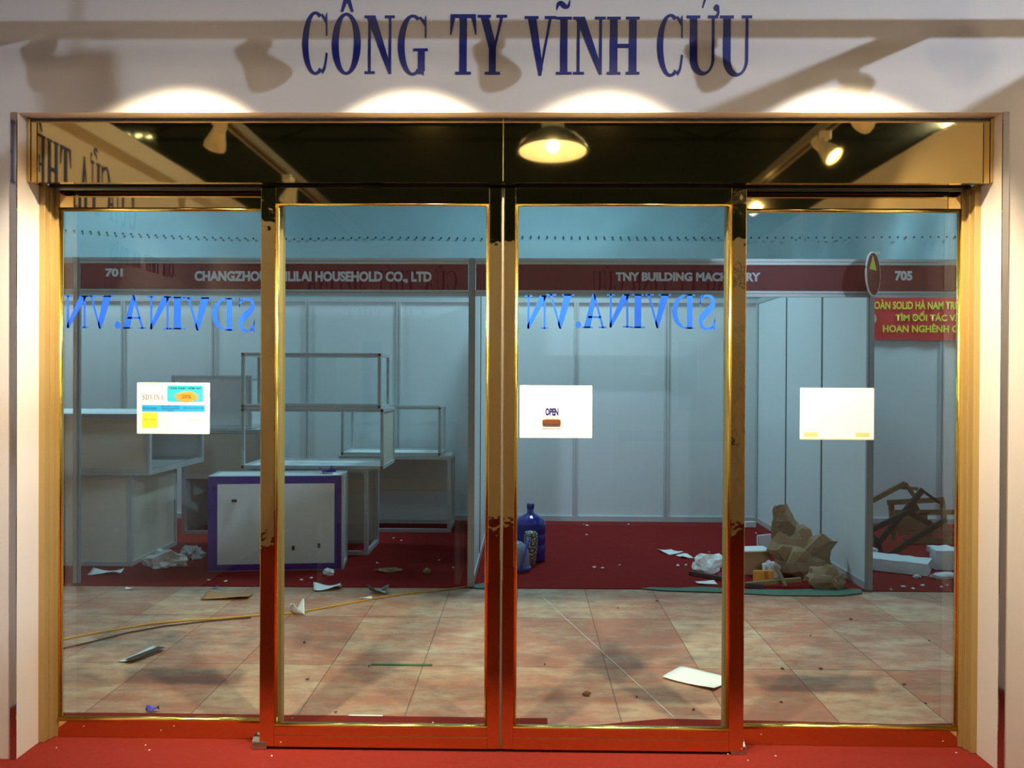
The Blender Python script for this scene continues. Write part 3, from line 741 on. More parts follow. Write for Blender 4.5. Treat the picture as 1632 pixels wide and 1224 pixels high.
for (px, py) in near:
    if base is None:
        base = crumple('carpet_crumb', px, py, 0.004, 0.003, 0.002, 'paper', 'tiny white crumb on the red carpet at the door', 'crumb', 12, 0.7, sub=2, group='crumbs on the carpet at the door')
    else:
        c = base.copy(); COL.objects.link(c); c.location = onfloor(px, py, 0.003); c.rotation_euler[2] = random.uniform(0, 6); c.scale = (random.uniform(0.7, 1.3),)*3
chips = [(450, 1120), (490, 1083), (588, 1062), (1105, 1131), (1247, 1066), (1308, 1066), (1441, 1091), (1245, 1119), (1292, 1013), (1481, 1021), (1047, 958), (985, 969), (905, 985), (868, 1059), (1475, 1121), (535, 1135), (1356, 987), (1015, 1111), (485, 1024)]
base = None
for (px, py) in chips:
    if base is None:
        base = crumple('wood_chip', px, py, 0.011, 0.006, 0.004, 'wood_dark', 'small dark chip on the plywood aisle', 'chip', 13, 0.7, sub=2, group='dark chips on the plywood')
    else:
        c = base.copy(); COL.objects.link(c); c.location = onfloor(px, py, 0.0); c.rotation_euler[2] = random.uniform(0, 6); c.scale = (random.uniform(0.6, 1.2),)*3

# water bottle, vase, bin
p = onfloor(845, 893, 0.003)
e = empty('water_bottle', p, 'large blue water cooler bottle standing on the dark red carpet', 'bottle')
prof = [(0.10, 0.0), (0.128, 0.012), (0.134, 0.03), (0.130, 0.06), (0.134, 0.09), (0.134, 0.14), (0.128, 0.15), (0.134, 0.16), (0.134, 0.23), (0.128, 0.24), (0.134, 0.25), (0.134, 0.32), (0.120, 0.355), (0.085, 0.385), (0.045, 0.405), (0.030, 0.415), (0.028, 0.47)]
mb = MB(); mb.lathe(prof, p, 36); mb.build('body', M['bottle'], e, smooth=True)
mb = MB(); mb.lathe([(0.033, 0.455), (0.033, 0.49), (0.030, 0.495)], p, 24); mb.build('cap', M['bottle'], e, smooth=True)
p = onfloor(846, 901, 0.003)
e = empty('vase', p, 'tall cream vase with dark scroll pattern in front of the blue bottle', 'vase')
mb = MB(); mb.lathe([(0.030, 0), (0.042, 0.02), (0.055, 0.14), (0.060, 0.22), (0.056, 0.27), (0.048, 0.285), (0.040, 0.27)], p, 32)
vm, nt, b = nmat('vase_scrolls')
tc = nt.nodes.new('ShaderNodeTexCoord'); vo = nt.nodes.new('ShaderNodeTexVoronoi'); vo.inputs['Scale'].default_value = 24
sn = nt.nodes.new('ShaderNodeMath'); sn.operation = 'SINE'; ml = nt.nodes.new('ShaderNodeMath'); ml.operation = 'MULTIPLY'; ml.inputs[1].default_value = 18
rp = nt.nodes.new('ShaderNodeValToRGB'); rp.color_ramp.elements[0].color = (*srgb(62, 66, 66), 1); rp.color_ramp.elements[1].color = (*srgb(198, 194, 168), 1)
rp.color_ramp.elements[0].position = 0.25; rp.color_ramp.elements[1].position = 0.45
nt.links.new(tc.outputs['Object'], vo.inputs['Vector']); nt.links.new(vo.outputs['Distance'], ml.inputs[0]); nt.links.new(ml.outputs[0], sn.inputs[0]); nt.links.new(sn.outputs[0], rp.inputs[0]); nt.links.new(rp.outputs[0], b.inputs['Base Color'])
mb.build('body', vm, e, smooth=True)
p = onfloor(820, 909, 0.003)
e = empty('plastic_bin', p, 'grey plastic bin with blue trim lying before the vase', 'bin')
mb = MB(); mb.lathe([(0.12, 0), (0.125, 0.03), (0.12, 0.14), (0.10, 0.20), (0.06, 0.235), (0.02, 0.245)], p, 28, None, 1.0, 0.8); mb.build('body', M['greyplastic'], e, smooth=True)
mb = MB(); mb.lathe([(0.13, 0.012), (0.138, 0.02), (0.138, 0.032), (0.13, 0.04)], p, 28, None, 1.0, 0.82); mb.build('rim', M['blueplastic'], e, smooth=True)
mb = MB(); mb.tube([p + Vector((0.055+0.055*math.sin(a), -0.104*math.cos(a)*1.0, 0.02+0.245*math.sin(a*0.95+0.03))) for a in [i*PI/2/12 for i in range(13)]], 0.010, 8); mb.build('strap', M['blueplastic'], e, smooth=True)

# heap at the right partition
kraft = crumple('kraft_wrapping', 1293, 926, 0.235, 0.13, 0.25, 'kraft', 'large crumpled sheet of brown wrapping paper with upright flap by the partition', 'paper', 15, 0.8, off=(-0.02, 0.16, 0), freq=1.2)
mb = MB(); p = onfloor(1283, 915, 0)
rows = []
for j in range(9):
    v = j/8; rows.append([mb.bm.verts.new((p.x-0.22+0.28*u*(1-0.55*v)-0.0*v + 0.03*noise.noise(Vector((u*4, v*4, 1))), p.y+0.10+0.09*math.sin(u*5+v*3)+0.05*noise.noise(Vector((u*6, v*6, 4))), 0.20+0.34*v+0.05*abs(((u*2.3+v*1.4)%1.0)-0.5))) for u in [i/8 for i in range(9)]])
for j in range(8):
    for i in range(8): mb.bm.faces.new((rows[j][i], rows[j][i+1], rows[j+1][i+1], rows[j+1][i]))
o = mb.build('torn_flap', M['kraft'], kraft); so = o.modifiers.new('thick', 'SOLIDIFY'); so.thickness = 0.003
crumple('kraft_wrapping', 1322, 938, 0.15, 0.08, 0.10, 'kraft', 'smaller brown paper bundle at the foot of the partition, edge of the green felt', 'paper', 16, 0.7, off=(0, 0.03, 0))
crumple('plastic_bag', 1130, 912, 0.13, 0.10, 0.10, 'paper', 'crumpled white plastic bag on the carpet left of the rubbish heap', 'bag', 17, 0.6, off=(0, 0.04, 0))
crumple('plastic_bag', 1232, 924, 0.08, 0.05, 0.10, 'plastic', 'grey translucent plastic bag between the carton and brown paper', 'bag', 18, 0.6, off=(0, 0.06, 0))
crumple('magenta_scrap', 1152, 922, 0.045, 0.03, 0.03, 'magenta', 'magenta foil scrap among the rubbish', 'scrap', 20, 0.6, sub=3)
def rotbox(name, px, py, sx, sy, sz, rz, m, label, cat, off=(0, 0, 0), tilt=0.0, bevel=0.003, z=0.003):
    mb = MB(); mb.box(-sx/2, sx/2, -sy/2, sy/2, 0, sz); o = mb.build(name, M[m], bevel=bevel)
    o.location = onfloor(px, py, z) + Vector(off); o.rotation_euler = (tilt, 0, rz)
    return tag(o, label, cat)
e = rotbox('carton', 1204, 917, 0.22, 0.16, 0.19, 0.15, 'card', 'small open carton with pale top among the rubbish', 'box', (0, 0.1, 0))
mb = MB(); mb.box(-0.14, 0.13, -0.10, 0.09, 0.19, 0.20); o = mb.build('lid', M['paper'], e); o.matrix_parent_inverse = Matrix.Identity(4)
rotbox('orange_box', 1215, 926, 0.16, 0.03, 0.09, 0.1, 'orange', 'flat orange printed packet in front of the carton', 'packet', (0, -0.03, 0))
def stick(name, pa, pb, w, h, m, label, za=0.01, zb=0.01, cat='stick'):
    mb = MB(); mb.bar(onfloor(*pa, 0) + Vector((0, 0, za)), onfloor(*pb, 0) + Vector((0, 0, zb)), w, h)
    return tag(mb.build(name, M[m]), label, cat)
stick('wooden_stick', (1099, 917), (1165, 929), 0.03, 0.03, 'wood_dark', 'long brown stick in front of the crumpled white bag', 0.022, 0.022)
stick('wooden_stick', (1188, 936), (1276, 936), 0.035, 0.03, 'wood', 'long pale batten in front of the brown paper heap', 0.022, 0.06)
stick('wooden_stick', (1188, 937), (1217, 939), 0.03, 0.03, 'wood_dark', 'short brown stick on the green felt by the door stile', 0.022, 0.022)
stick('wooden_stick', (1236, 935), (1252, 940), 0.03, 0.012, 'wood', 'short yellow slat tilted up before the grey plastic bag', 0.16, 0.03)
rotbox('foam_piece', 1195, 840, 0.12, 0.05, 0.06, 0.2, 'foam', 'small white foam piece at the back corner of the booth', 'foam')
rotbox('foam_piece', 1230, 893, 0.16, 0.02, 0.18, 0.5, 'paper', 'white board scrap standing behind the carton', 'board', (0, 0.25, 0))
# green felt strip along the carpet edge
gp = [(1022, 939), (1040, 937), (1080, 938), (1120, 936), (1180, 940), (1260, 941), (1330, 938), (1372, 940), (1374, 946), (1340, 950), (1290, 950), (1230, 949), (1160, 945), (1060, 942)]
mb = MB(); mb.prism([tuple(onfloor(x, y).xy) for x, y in gp][::-1], (0, 0, 0.003), (1, 0, 0), (0, 1, 0), 0.003)
tag(mb.build('felt_strip', M['green']), 'thin green felt strip along the carpet edge under the rubbish', 'felt')
gp = [(752, 934), (776, 929), (779, 939), (758, 938)]
mb = MB(); mb.prism([tuple(onfloor(x, y).xy) for x, y in gp][::-1], (0, 0, 0.003), (1, 0, 0), (0, 1, 0), 0.003)
tag(mb.build('felt_strip', M['green']), 'green felt scrap at the foot of the middle booth post', 'felt')

# booth 705: styrofoam and broken crates
def foam(px, py, sx, sy, sz, rz, label, tilt=0.0):
    mb = MB(); mb.box(-sx/2, sx/2, -sy/2, sy/2, 0, sz)
    bmesh.ops.subdivide_edges(mb.bm, edges=mb.bm.edges[:], cuts=7, use_grid_fill=True)
    for v in mb.bm.verts: v.co += Vector((noise.noise(v.co*14), noise.noise(v.co*14+Vector((5, 0, 0))), noise.noise(v.co*14+Vector((0, 5, 0))) if v.co.z > 0.01 else 0))*0.008
    o = mb.build('styrofoam_block', M['foam']); o.location = onfloor(px, py, 0.004); o.rotation_euler = (tilt, 0, rz)
    return tag(o, label, 'styrofoam', 'styrofoam blocks on the carpet of booth 705')
foam(1433, 908, 0.46, 0.28, 0.10, -0.55, 'long white styrofoam slab lying on the dark red carpet')
foam(1515, 906, 0.30, 0.13, 0.16, -0.03, 'upright white styrofoam block by the right door jamb')
foam(1379, 893, 0.12, 0.16, 0.11, 0.5, 'white styrofoam chunk half hidden by the booth post')
foam(1500, 880, 0.20, 0.14, 0.05, 0.2, 'thin white styrofoam piece behind the upright block')
crumple('foam_crumb', 1461, 921, 0.03, 0.025, 0.02, 'foam', 'white foam crumb in front of the long slab', 'crumb', 30, 0.6, sub=2)
crumple('plastic_bag', 1508, 922, 0.12, 0.05, 0.03, 'plastic', 'flat clear plastic sheet before the upright styrofoam block', 'bag', 31, 0.5)
def crate(name, label, bars, m):
    e = empty(name, bars[0][0], label, 'crate')
    for a, b, wd, h in bars:
        mb = MB(); mb.bar(a, b, wd, h); mb.build('slat', M[m], e)
    return e
# pale pallet, standing on edge
YP = 8.35
B = lambda x, y, Y=YP: at(x, y, Y)
bars = []
for (xa, ya, xb, yb, h) in ((1414, 813, 1504, 808, 0.05), (1424, 829, 1524, 828, 0.05), (1420, 847, 1478, 842, 0.16), (1432, 862, 1524, 858, 0.035), (1440, 874, 1524, 872, 0.05)):
    bars.append((B(xa, ya), B(xb, yb), 0.02, h))
for (xa, ya, xb, yb) in ((1420, 812, 1424, 873), (1457, 811, 1460, 873), (1480, 840, 1482, 874), (1501, 809, 1508, 872)):
    bars.append((B(xa, ya, YP+0.03), B(xb, yb, YP+0.03), 0.045, 0.03))
zmin = min(min(a.z, b.z) for a, b, *_ in bars)
crate('wooden_pallet', 'pale broken wooden pallet standing on edge behind the dark timber frame', [(a - Vector((0, 0, zmin-0.03)), b - Vector((0, 0, zmin-0.03)), q, h) for a, b, q, h in bars], 'wood')
YP2 = 7.7
B2 = lambda x, y: at(x, y, YP2)
bars = []
for i, (xa, ya, xb, yb) in enumerate(((1382, 837, 1463, 797), (1402, 856, 1474, 770), (1472, 770, 1503, 792), (1418, 873, 1507, 817), (1450, 806, 1488, 827), (1402, 850, 1408, 873), (1385, 838, 1402, 851))):
    dy = Vector((0, 0.035*(i % 3), 0))
    bars.append((B2(xa, ya) + dy, B2(xb, yb) + dy, 0.03, 0.045 if i not in (2, 6) else 0.02))
zmin = min(min(a.z, b.z) for a, b, *_ in bars)
crate('timber_frame', 'dark broken timber frame leaning in front of the pale pallet', [(a - Vector((0, 0, zmin-0.03)), b - Vector((0, 0, zmin-0.03)), q, h) for a, b, q, h in bars], 'wood_dark')
bars = [(at(1370, 808, 8.0), at(1442, 770, 8.0), 0.035, 0.045), (at(1442, 770, 8.02), at(1462, 797, 8.02), 0.03, 0.03), (at(1424, 776, 8.04), at(1462, 779, 8.04), 0.03, 0.03)]
zl = bars[0][0]
bars.append((Vector((zl.x, 8.0, zl.z)), Vector((zl.x-0.03, 8.05, 0.01)), 0.03, 0.03))
crate('timber_frame', 'brown timber batten frame rising behind the booth post', bars, 'wood')

# ================================================================== THE SLIDING DOOR
XG = [(-1.125, -0.104), (-0.096, 0.9235)]
ZB, ZGB, ZGT, ZLT = 0.014, 0.103, 2.317, 2.386
def bead_frame(e, x0, x1, z0, z1, y, r=0.010, top=True):
    mb = MB(); mb.tube([(x0, y, z0), (x1, y, z0)], r, 12); mb.build('bead', M['bead'], e, smooth=True)
    for x in (x0+r*0.5, x1-r*0.5):
        mb = MB(); mb.tube([(x, y, z0), (x, y, z1)], r*0.72, 10); mb.build('bead', M['bead'], e, smooth=True)
    if top:
        mb = MB(); mb.tube([(x0, y, z1), (x1, y, z1)], r*0.8, 10); mb.build('bead', M['bead'], e, smooth=True)
def leaf(idx, x0, x1, g0, g1, label):
    e = empty('sliding_leaf', ((x0+x1)/2, YL+0.02, ZB), label, 'sliding door', 'sliding leaves of the glass door', 'thing')
    y0, y1 = YL, YL+0.045
    for xa, xb in ((x0, g0), (g1, x1)):
        mb = MB(); mb.box(xa, xb, y0, y1, ZB, ZLT); mb.build('stile', M['gold_wavy'], e, bevel=0.003)
    mb = MB(); mb.box(g0, g1, y0, y1, ZGT, ZLT); mb.build('top_rail', M['gold'], e, bevel=0.0015)
    mb = MB(); mb.box(g0, g1, y0, y1, 0.064, ZGB); mb.box(g0, g1, y0, y1, ZB, 0.062); mb.box(g0, g1, y0+0.004, y1, 0.06, 0.066)
    mb.build('bottom_rail', M['gold'], e, bevel=0.001)
    mb = MB(); mb.box(g0, g1, y0+0.017, y0+0.029, ZGB, ZGT); mb.build('glass_pane', M['glass'], e)
    bead_frame(e, g0, g1, ZGB, ZGT, y0+0.008)
    mb = MB(); mb.box(x0+0.05, x1-0.05, y0+0.012, y0+0.03, ZLT, ZLT+0.03); mb.build('hanger', M['dark'], e)
    return e
leafL = leaf(0, *XG[0], -1.062, -0.158, 'left sliding glass leaf, gold framed, without lettering')
leafR = leaf(1, *XG[1], -0.046, 0.862, 'right sliding glass leaf, gold framed, with reversed SDVINA.VN lettering')
mb = MB(); mb.box(-0.1035, -0.0965, YL+0.008, YL+0.03, ZB, ZLT); o = mb.build('seal', M['seal'], leafL)

def fixed(x0, x1, g0, g1, label, side):
    e = empty('fixed_glass_panel', ((x0+x1)/2, YFX+0.02, 0.003), label, 'glass panel', 'fixed side panels of the glass door', 'thing')
    y0, y1 = YFX, YFX+0.045
    for xa, xb in ((x0, g0), (g1, x1)):
        mb = MB(); mb.box(xa, xb, y0, y1, 0.003, 2.398); mb.build('stile', M['gold_dull'], e, bevel=0.002)
    mb = MB(); mb.box(g0, g1, y0, y1, ZGT-0.004, 2.398); mb.build('top_rail', M['gold'], e, bevel=0.001)
    mb = MB(); mb.box(g0, g1, y0, y1, 0.003, 0.078); mb.build('bottom_rail', M['gold'], e, bevel=0.001)
    mb = MB(); mb.box(g0, g1, y0+0.017, y0+0.029, 0.078, ZGT-0.004); mb.build('glass_pane', M['glass'], e)
    bead_frame(e, g0, g1, 0.081, ZGT-0.004, y0+0.006, 0.012)
    return e
fixL = fixed(XL+0.030, -1.060, -2.043, -1.130, 'left fixed glass panel with reversed SDVINA.VN lettering', -1)
fixR = fixed(0.862, XR-0.024, 0.932, 1.868, 'right fixed glass panel with a blank notice and no lettering', 1)

# blue reversed lettering on the glass (reads from the aisle)
def mirrored(e, Y, items, m):
    pane = [c for c in kids(e) if c.name.startswith('glass_pane')][0]
    for ch, xa, xb, yt, yb in items:
        if not ch: continue
        a = at(xb, yb, Y); b = at(xa, yb, Y); t = at(xb, yt, Y)
        mb = MB()
        ex = Vector((b.x-a.x, 0, 0)); ey = Vector((0, 0, t.z-a.z))
        letter(mb, ch, Vector((a.x, Y, a.z)), ex, ey, 0.001)
        mb.build('letter', m, pane)
mirrored(fixL, YFX+0.0165, [('S', 378, 408, 475, 529), ('D', 338, 373, 475, 527), ('V', 292, 337, 474, 527), ('I', 270, 295, 473, 525), ('N', 235, 273, 472, 525), ('A', 193, 233, 470, 524), ('.', 183, 192, 512, 524), ('V', 137, 181, 471, 524), ('N', 102, 141, 471, 523)], M['bluebright'])
mirrored(leafR, YL+0.0165, [('S', 1112, 1142, 470, 526), ('D', 1071, 1107, 469, 524), ('V', 1026, 1069, 469, 523), ('I', 1005, 1028, 469, 523), ('N', 967, 1006, 469, 522), ('A', 927, 967, 468, 523), ('.', 917, 926, 512, 523), ('V', 870, 915, 469, 524), ('N', 836, 874, 471, 524)], M['bluebright'])

# gold mirror header with its track
e = empty('door_header', ((XL+XR)/2, YH, 2.40), 'gold mirrored header box across the top of the glass door', 'door header', None, 'thing')
xm = at(802, 240, YH).x
mb = MB(); mb.box(XL+0.016, xm-0.002, YH, YH+0.012, 2.402, ZT-0.016); mb.build('cover', M['gold'], e)
mb = MB(); mb.box(xm+0.002, XR-0.012, YH, YH+0.012, 2.402, ZT-0.016); mb.build('cover', M['gold'], e)
mb = MB(); mb.box(xm-0.002, xm+0.002, YH-0.001, YH+0.01, 2.402, ZT-0.004); mb.build('joint_strip', M['bead'], e)
mb = MB(); mb.box(XL+0.004, XL+0.016, YH-0.004, YH+0.12, 2.398, ZT-0.004); mb.build('end_cap', M['gold_wavy'], e)
mb = MB(); mb.box(XR-0.012, XR-0.002, YH-0.004, YH+0.12, 2.398, ZT-0.004); mb.build('end_cap', M['gold_wavy'], e)
mb = MB(); mb.box(XL+0.016, XR-0.012, YH, YH+0.03, 2.395, 2.402); mb.build('underside', M['gold'], e)
mb = MB(); mb.box(XL+0.03, XR-0.03, YH+0.032, YH+0.115, 2.42, 2.46); mb.box(XL+0.03, XR-0.03, YH+0.115, YH+0.145, 2.40, 2.46); mb.build('track', M['dark'], e)
mb = MB(); mb.box(XL+0.016, XR-0.012, YH+0.012, YH+0.15, 2.60, ZT-0.004); mb.box(XL+0.016, XR-0.012, YH+0.15, YH+0.16, 2.40, ZT-0.004); mb.build('body', M['housing'], e)

# chrome floor guides
def guide(px, py, label, s):
    p = onfloor(px, py, 0.003)
    e = empty('floor_guide', p, label, 'floor guide', 'chrome floor guides')
    mb = MB()
    pr = [(0.0, 0.05), (0.012, 0.05), (0.03, 0.045), (0.05, 0.03), (0.056, 0.0), (0.049, 0.0), (0.044, 0.024), (0.028, 0.036), (0.0, 0.04)]
    for x0, x1 in ((-0.032, 0.032),):
        mb.prism([(-a, b) for a, b in pr][::-1], p + Vector((x0, 0, 0)), (0, 1, 0), (0, 0, 1), x1-x0)
    mb.build('plate', M['chrome'], e, bevel=0.002)
    mb = MB()
    for dx in (-0.015, 0.012): mb.lathe([(0.006, 0.047), (0.006, 0.053), (0.003, 0.055)], p + Vector((dx, -0.012, 0)), 12)
    mb.build('screw', M['chrome'], e)
guide(419, 1186, 'chrome floor guide at the foot of the left leaf', 1)
guide(1172, 1194, 'chrome floor guide at the foot of the right leaf', 1)

# ------------------------------------------------------------------ notices on the glass
def rectpoly(x0, x1, z0, z1, r=0.0, n=5):
    if r <= 0: return [(x0, z0), (x1, z0), (x1, z1), (x0, z1)]
    out = []
    for cx, cz, a0 in ((x1-r, z0+r, -90), (x1-r, z1-r, 0), (x0+r, z1-r, 90), (x0+r, z0+r, 180)):
        for i in range(n+1):
            a = math.radians(a0+90*i/n); out.append((cx+r*math.cos(a), cz+r*math.sin(a)))
    return out
class Sheet:
    def __init__(self, name, px0, px1, py0, py1, Y, label, thick=0.0015):
        self.Y = Y; a = at(px0, py1, Y); b = at(px1, py0, Y)
        self.p0, self.p1, self.q0, self.q1 = px0, px1, py0, py1
        self.a, self.b = a, b
        self.e = empty(name, ((a.x+b.x)/2, Y, a.z), label, 'notice', 'paper notices on the glass')
        mb = MB(); mb.prism(rectpoly(a.x, b.x, a.z, b.z, 0.004), (0, Y, 0), (1, 0, 0), (0, 0, 1), thick)
        mb.build('sheet', M['paper'], self.e)
        self.y = Y - thick
    def pt(self, px, py):
        u = (px-self.p0)/(self.p1-self.p0); v = (py-self.q0)/(self.q1-self.q0)
        return self.a.x+u*(self.b.x-self.a.x), self.b.z+v*(self.a.z-self.b.z)
    def rect(self, name, px0, px1, py0, py1, m, r=0.0, d=0.0004, lift=0.0):
        x0, z1 = self.pt(px0, py0); x1, z0 = self.pt(px1, py1)
        mb = MB(); mb.prism(rectpoly(x0, x1, z0, z1, r), (0, self.y-lift, 0), (1, 0, 0), (0, 0, 1), d)
        return mb.build(name, M[m], self.e)
    def text(self, body, px0, px1, pyt, pyb, m, lift=0.0009, bold=0.0):
        x0, z0 = self.pt(px0, pyb); x1, z1 = self.pt(px1, pyt)
        return sans('lettering', body, (x0, self.y, z0), (1, 0, 0), (0, 0, 1), x1-x0, z1-z0, M[m], self.e, lift, bold)
    def serif(self, body, px0, px1, pyt, pyb, m, lift=0.0006):
        x0, z0 = self.pt(px0, pyb); x1, z1 = self.pt(px1, pyt)
        mb = MB(); serif_line(mb, body, (x0, self.y-lift, z0), (1, 0, 0), (0, 0, 1), x1-x0, z1-z0, 0.0004)
        return mb.build('lettering', M[m], self.e)
S1 = Sheet('paper_notice', 218.5, 334.5, 610, 691, YFX+0.015, 'white price notice with cyan badge, blue band and yellow square')
S1.rect('badge', 266.5, 324, 614.5, 640.5, 'cyan', 0.010)
S1.text('TẶNG NGAY HÔM NAY', 269, 322, 617, 620.2, 'inkdark', bold=0.02)
cx, cz = S1.pt(298, 632)
star = []
random.seed(4)
for i in range(36):
    a = 2*PI*i/36; rr = (1.08 if i % 2 == 0 else 0.74)*random.uniform(0.92, 1.08)
    star.append((cx+0.054*rr*math.cos(a), cz+0.025*rr*math.sin(a)))
mb = MB()
for i in range(36): mb.prism([(cx, cz), star[i], star[(i+1) % 36]], (0, S1.y-0.0006, 0), (1, 0, 0), (0, 0, 1), 0.0003)
mb.build('starburst', M['orange'], S1.e)
S1.text('20%', 290, 305, 629, 634.5, 'redink', 0.0014, 0.01)
S1.serif('SDVINA', 227, 262, 629, 637, 'inkpale')
S1.rect('band', 226.5, 326.5, 645.5, 656, 'skyblue')
S1.text('MÃ SẢN PHẨM', 227.5, 250, 649.5, 652, 'inkdark', bold=0.0)
S1.text('CỬA TRƯỢT TỰ ĐỘNG', 257, 286, 646.6, 648.4, 'inkdark')
S1.text('THÔNG TIN SẢN PHẨM', 258, 286, 650, 652, 'inkdark')
S1.text('KÍCH THƯỚC', 267, 277, 653.5, 655.2, 'inkdark')
S1.text('ĐƠN GIÁ VÀ THÀNH TIỀN', 293, 325.5, 649, 651, 'inkdark')
S1.rect('square', 226.5, 251, 657.5, 682, 'yellowink')
S1.text('SD 75', 229, 248, 667, 670, 'orange')
S1.text('2.475.000 đồng', 302, 323, 668, 670, 'inkpale')
S2 = Sheet('paper_notice', 828, 944, 614.5, 697.5, YL+0.015, 'white notice with a small OPEN plate on the right sliding leaf')
S2.rect('plate', 864, 893.5, 650, 683, 'paper', 0.004, 0.0012)
S2.text('OPEN', 869, 890, 650.5, 661.5, 'blue', 0.0018, 0.05)
S2.rect('wood_base', 864.5, 893.5, 668.8, 675.5, 'brown', 0.0, 0.006, 0.001)
S2.rect('wood_base', 868, 891, 667.2, 668.8, 'card', 0.0, 0.004, 0.001)
S3 = Sheet('paper_notice', 1274.5, 1393, 618.5, 700.5, YFX+0.015, 'blank white notice with yellowed tape on the right fixed panel')
for x0 in (1281, 1364): S3.rect('tape', x0, x0+22, 689, 696, 'tape', 0.0, 0.0003)
S3.rect('tape', 1275, 1393, 699, 700.4, 'tape', 0.0, 0.0003)

# ------------------------------------------------------------------ big blue name over the door
e = empty('sign_lettering', (at(838, 119, YW).x, YW, at(838, 119, YW).z), 'large blue serif name CÔNG TY VĨNH CỬU above the door', 'lettering')
def wl(parts):
    mb = MB()
    for ch, xa, xb, yt, yb in parts:
        a = at(xa, yb, YW-0.0005); b = at(xb, yb, YW-0.0005); t = at(xa, yt, YW-0.0005)
        letter(mb, ch, Vector((a.x, YW-0.0005, a.z)), Vector((b.x-a.x, 0, 0)), Vector((0, 0, t.z-a.z)), 0.003)
    mb.build('letter', M['blue'], e)
wl([('C', 482, 522, 20, 118)]); wl([('O', 529, 575, 22, 118), ('^', 543, 564, -10, 19)]); wl([('N', 581, 629, 25, 118)]); wl([('G', 634, 680, 25, 119)])
wl([('T', 717, 759, 23, 119)]); wl([('Y', 761, 808, 24, 119)])
wl([('V', 836, 886, 26, 121)]); wl([('I', 886, 911, 27, 119), ('~', 887, 909, 0, 17)]); wl([('N', 913, 965, 27, 119)]); wl([('H', 967, 1019, 27, 119)])
wl([('C', 1047, 1088, 24, 121)]); wl([('U', 1094, 1144, 25, 119), (')', 1137, 1148, 7, 28), ("'", 1119, 1127, -8, 13)]); wl([('U', 1147, 1198, 25, 121)])

# ================================================================== BEHIND THE CAMERA (seen in the mirrors and glass)
mb = MB(); serif_line(mb, 'CỬA THÉP', (-2.4495, 2.12, 2.50), (0, 1, 0), (0, 0, 1), 0.90, 0.30, 0.003)
serif_line(mb, 'CỬA THÉP AN TOÀN', (-2.4495, 1.55, 2.27), (0, 1, 0), (0, 0, 1), 0.92, 0.10, 0.003)
tag(mb.build('sign_lettering', M['blue']), 'blue lettering CỬA THÉP on the left side wall, mirrored in the header', 'lettering')
mb = MB(); serif_line(mb, 'CỬA THÉP SDVINA', (-0.75, -2.0295, 2.53), (-1, 0, 0), (0, 0, 1), 1.65, 0.22, 0.003)
serif_line(mb, 'CỬA THÉP', (-1.1, -2.0295, 2.25), (-1, 0, 0), (0, 0, 1), 0.9, 0.09, 0.003)
tag(mb.build('sign_lettering', M['blue']), 'blue lettering CỬA THÉP SDVINA on the rear wall', 'lettering')
mb = MB(); serif_line(mb, 'CÔNG TY VĨNH CỬU', (2.40, -2.0295, 2.53), (-1, 0, 0), (0, 0, 1), 1.7, 0.22, 0.003)
tag(mb.build('sign_lettering', M['blue']), 'blue company name repeated on the rear wall, reflected in the glass', 'lettering')
def display_door(x0, x1, wx0, wx1, wz0, wz1, label, bar=False):
    e = empty('fire_door_sample', ((x0+x1)/2, -1.98, 0.003), label, 'display door', 'display doors on the rear wall', 'thing')
    mb = MB(); mb.box(x0, x1, -2.028, -1.99, 0.003, 2.15); mb.build('slab', M['display'], e, bevel=0.003)
    mb = MB(); mb.box(wx0, wx1, -1.99, -1.986, wz0, wz1); mb.build('vision_pane', M['display_glass'], e)
    if bar:
        mb = MB(); mb.box(x0+0.05, x1-0.05, -1.99, -1.93, 0.92, 1.03); mb.build('push_bar', M['bar'], e)
display_door(-2.2, -1.2, -1.77, -1.55, 1.0, 1.98, 'white display door with dark tall pane, reflected in the left leaf')
display_door(0.95, 2.3, 1.64, 1.84, 1.25, 1.99, 'white display door with dark pane and push bar, reflected in the right leaf', True)
# desk beside the camera
e = empty('desk', (-1.0, 0.45, 0.003), 'beech desk reflected low in the left leaf', 'desk')
mb = MB(); mb.box(-1.65, -0.45, 0.15, 0.75, 0.70, 0.735); mb.build('top', M['desk'], e, bevel=0.004)
for x in (-1.60, -0.54):
    mb = MB(); mb.box(x, x+0.04, 0.2, 0.7, 0.003, 0.70); mb.build('side_panel', M['display'], e)

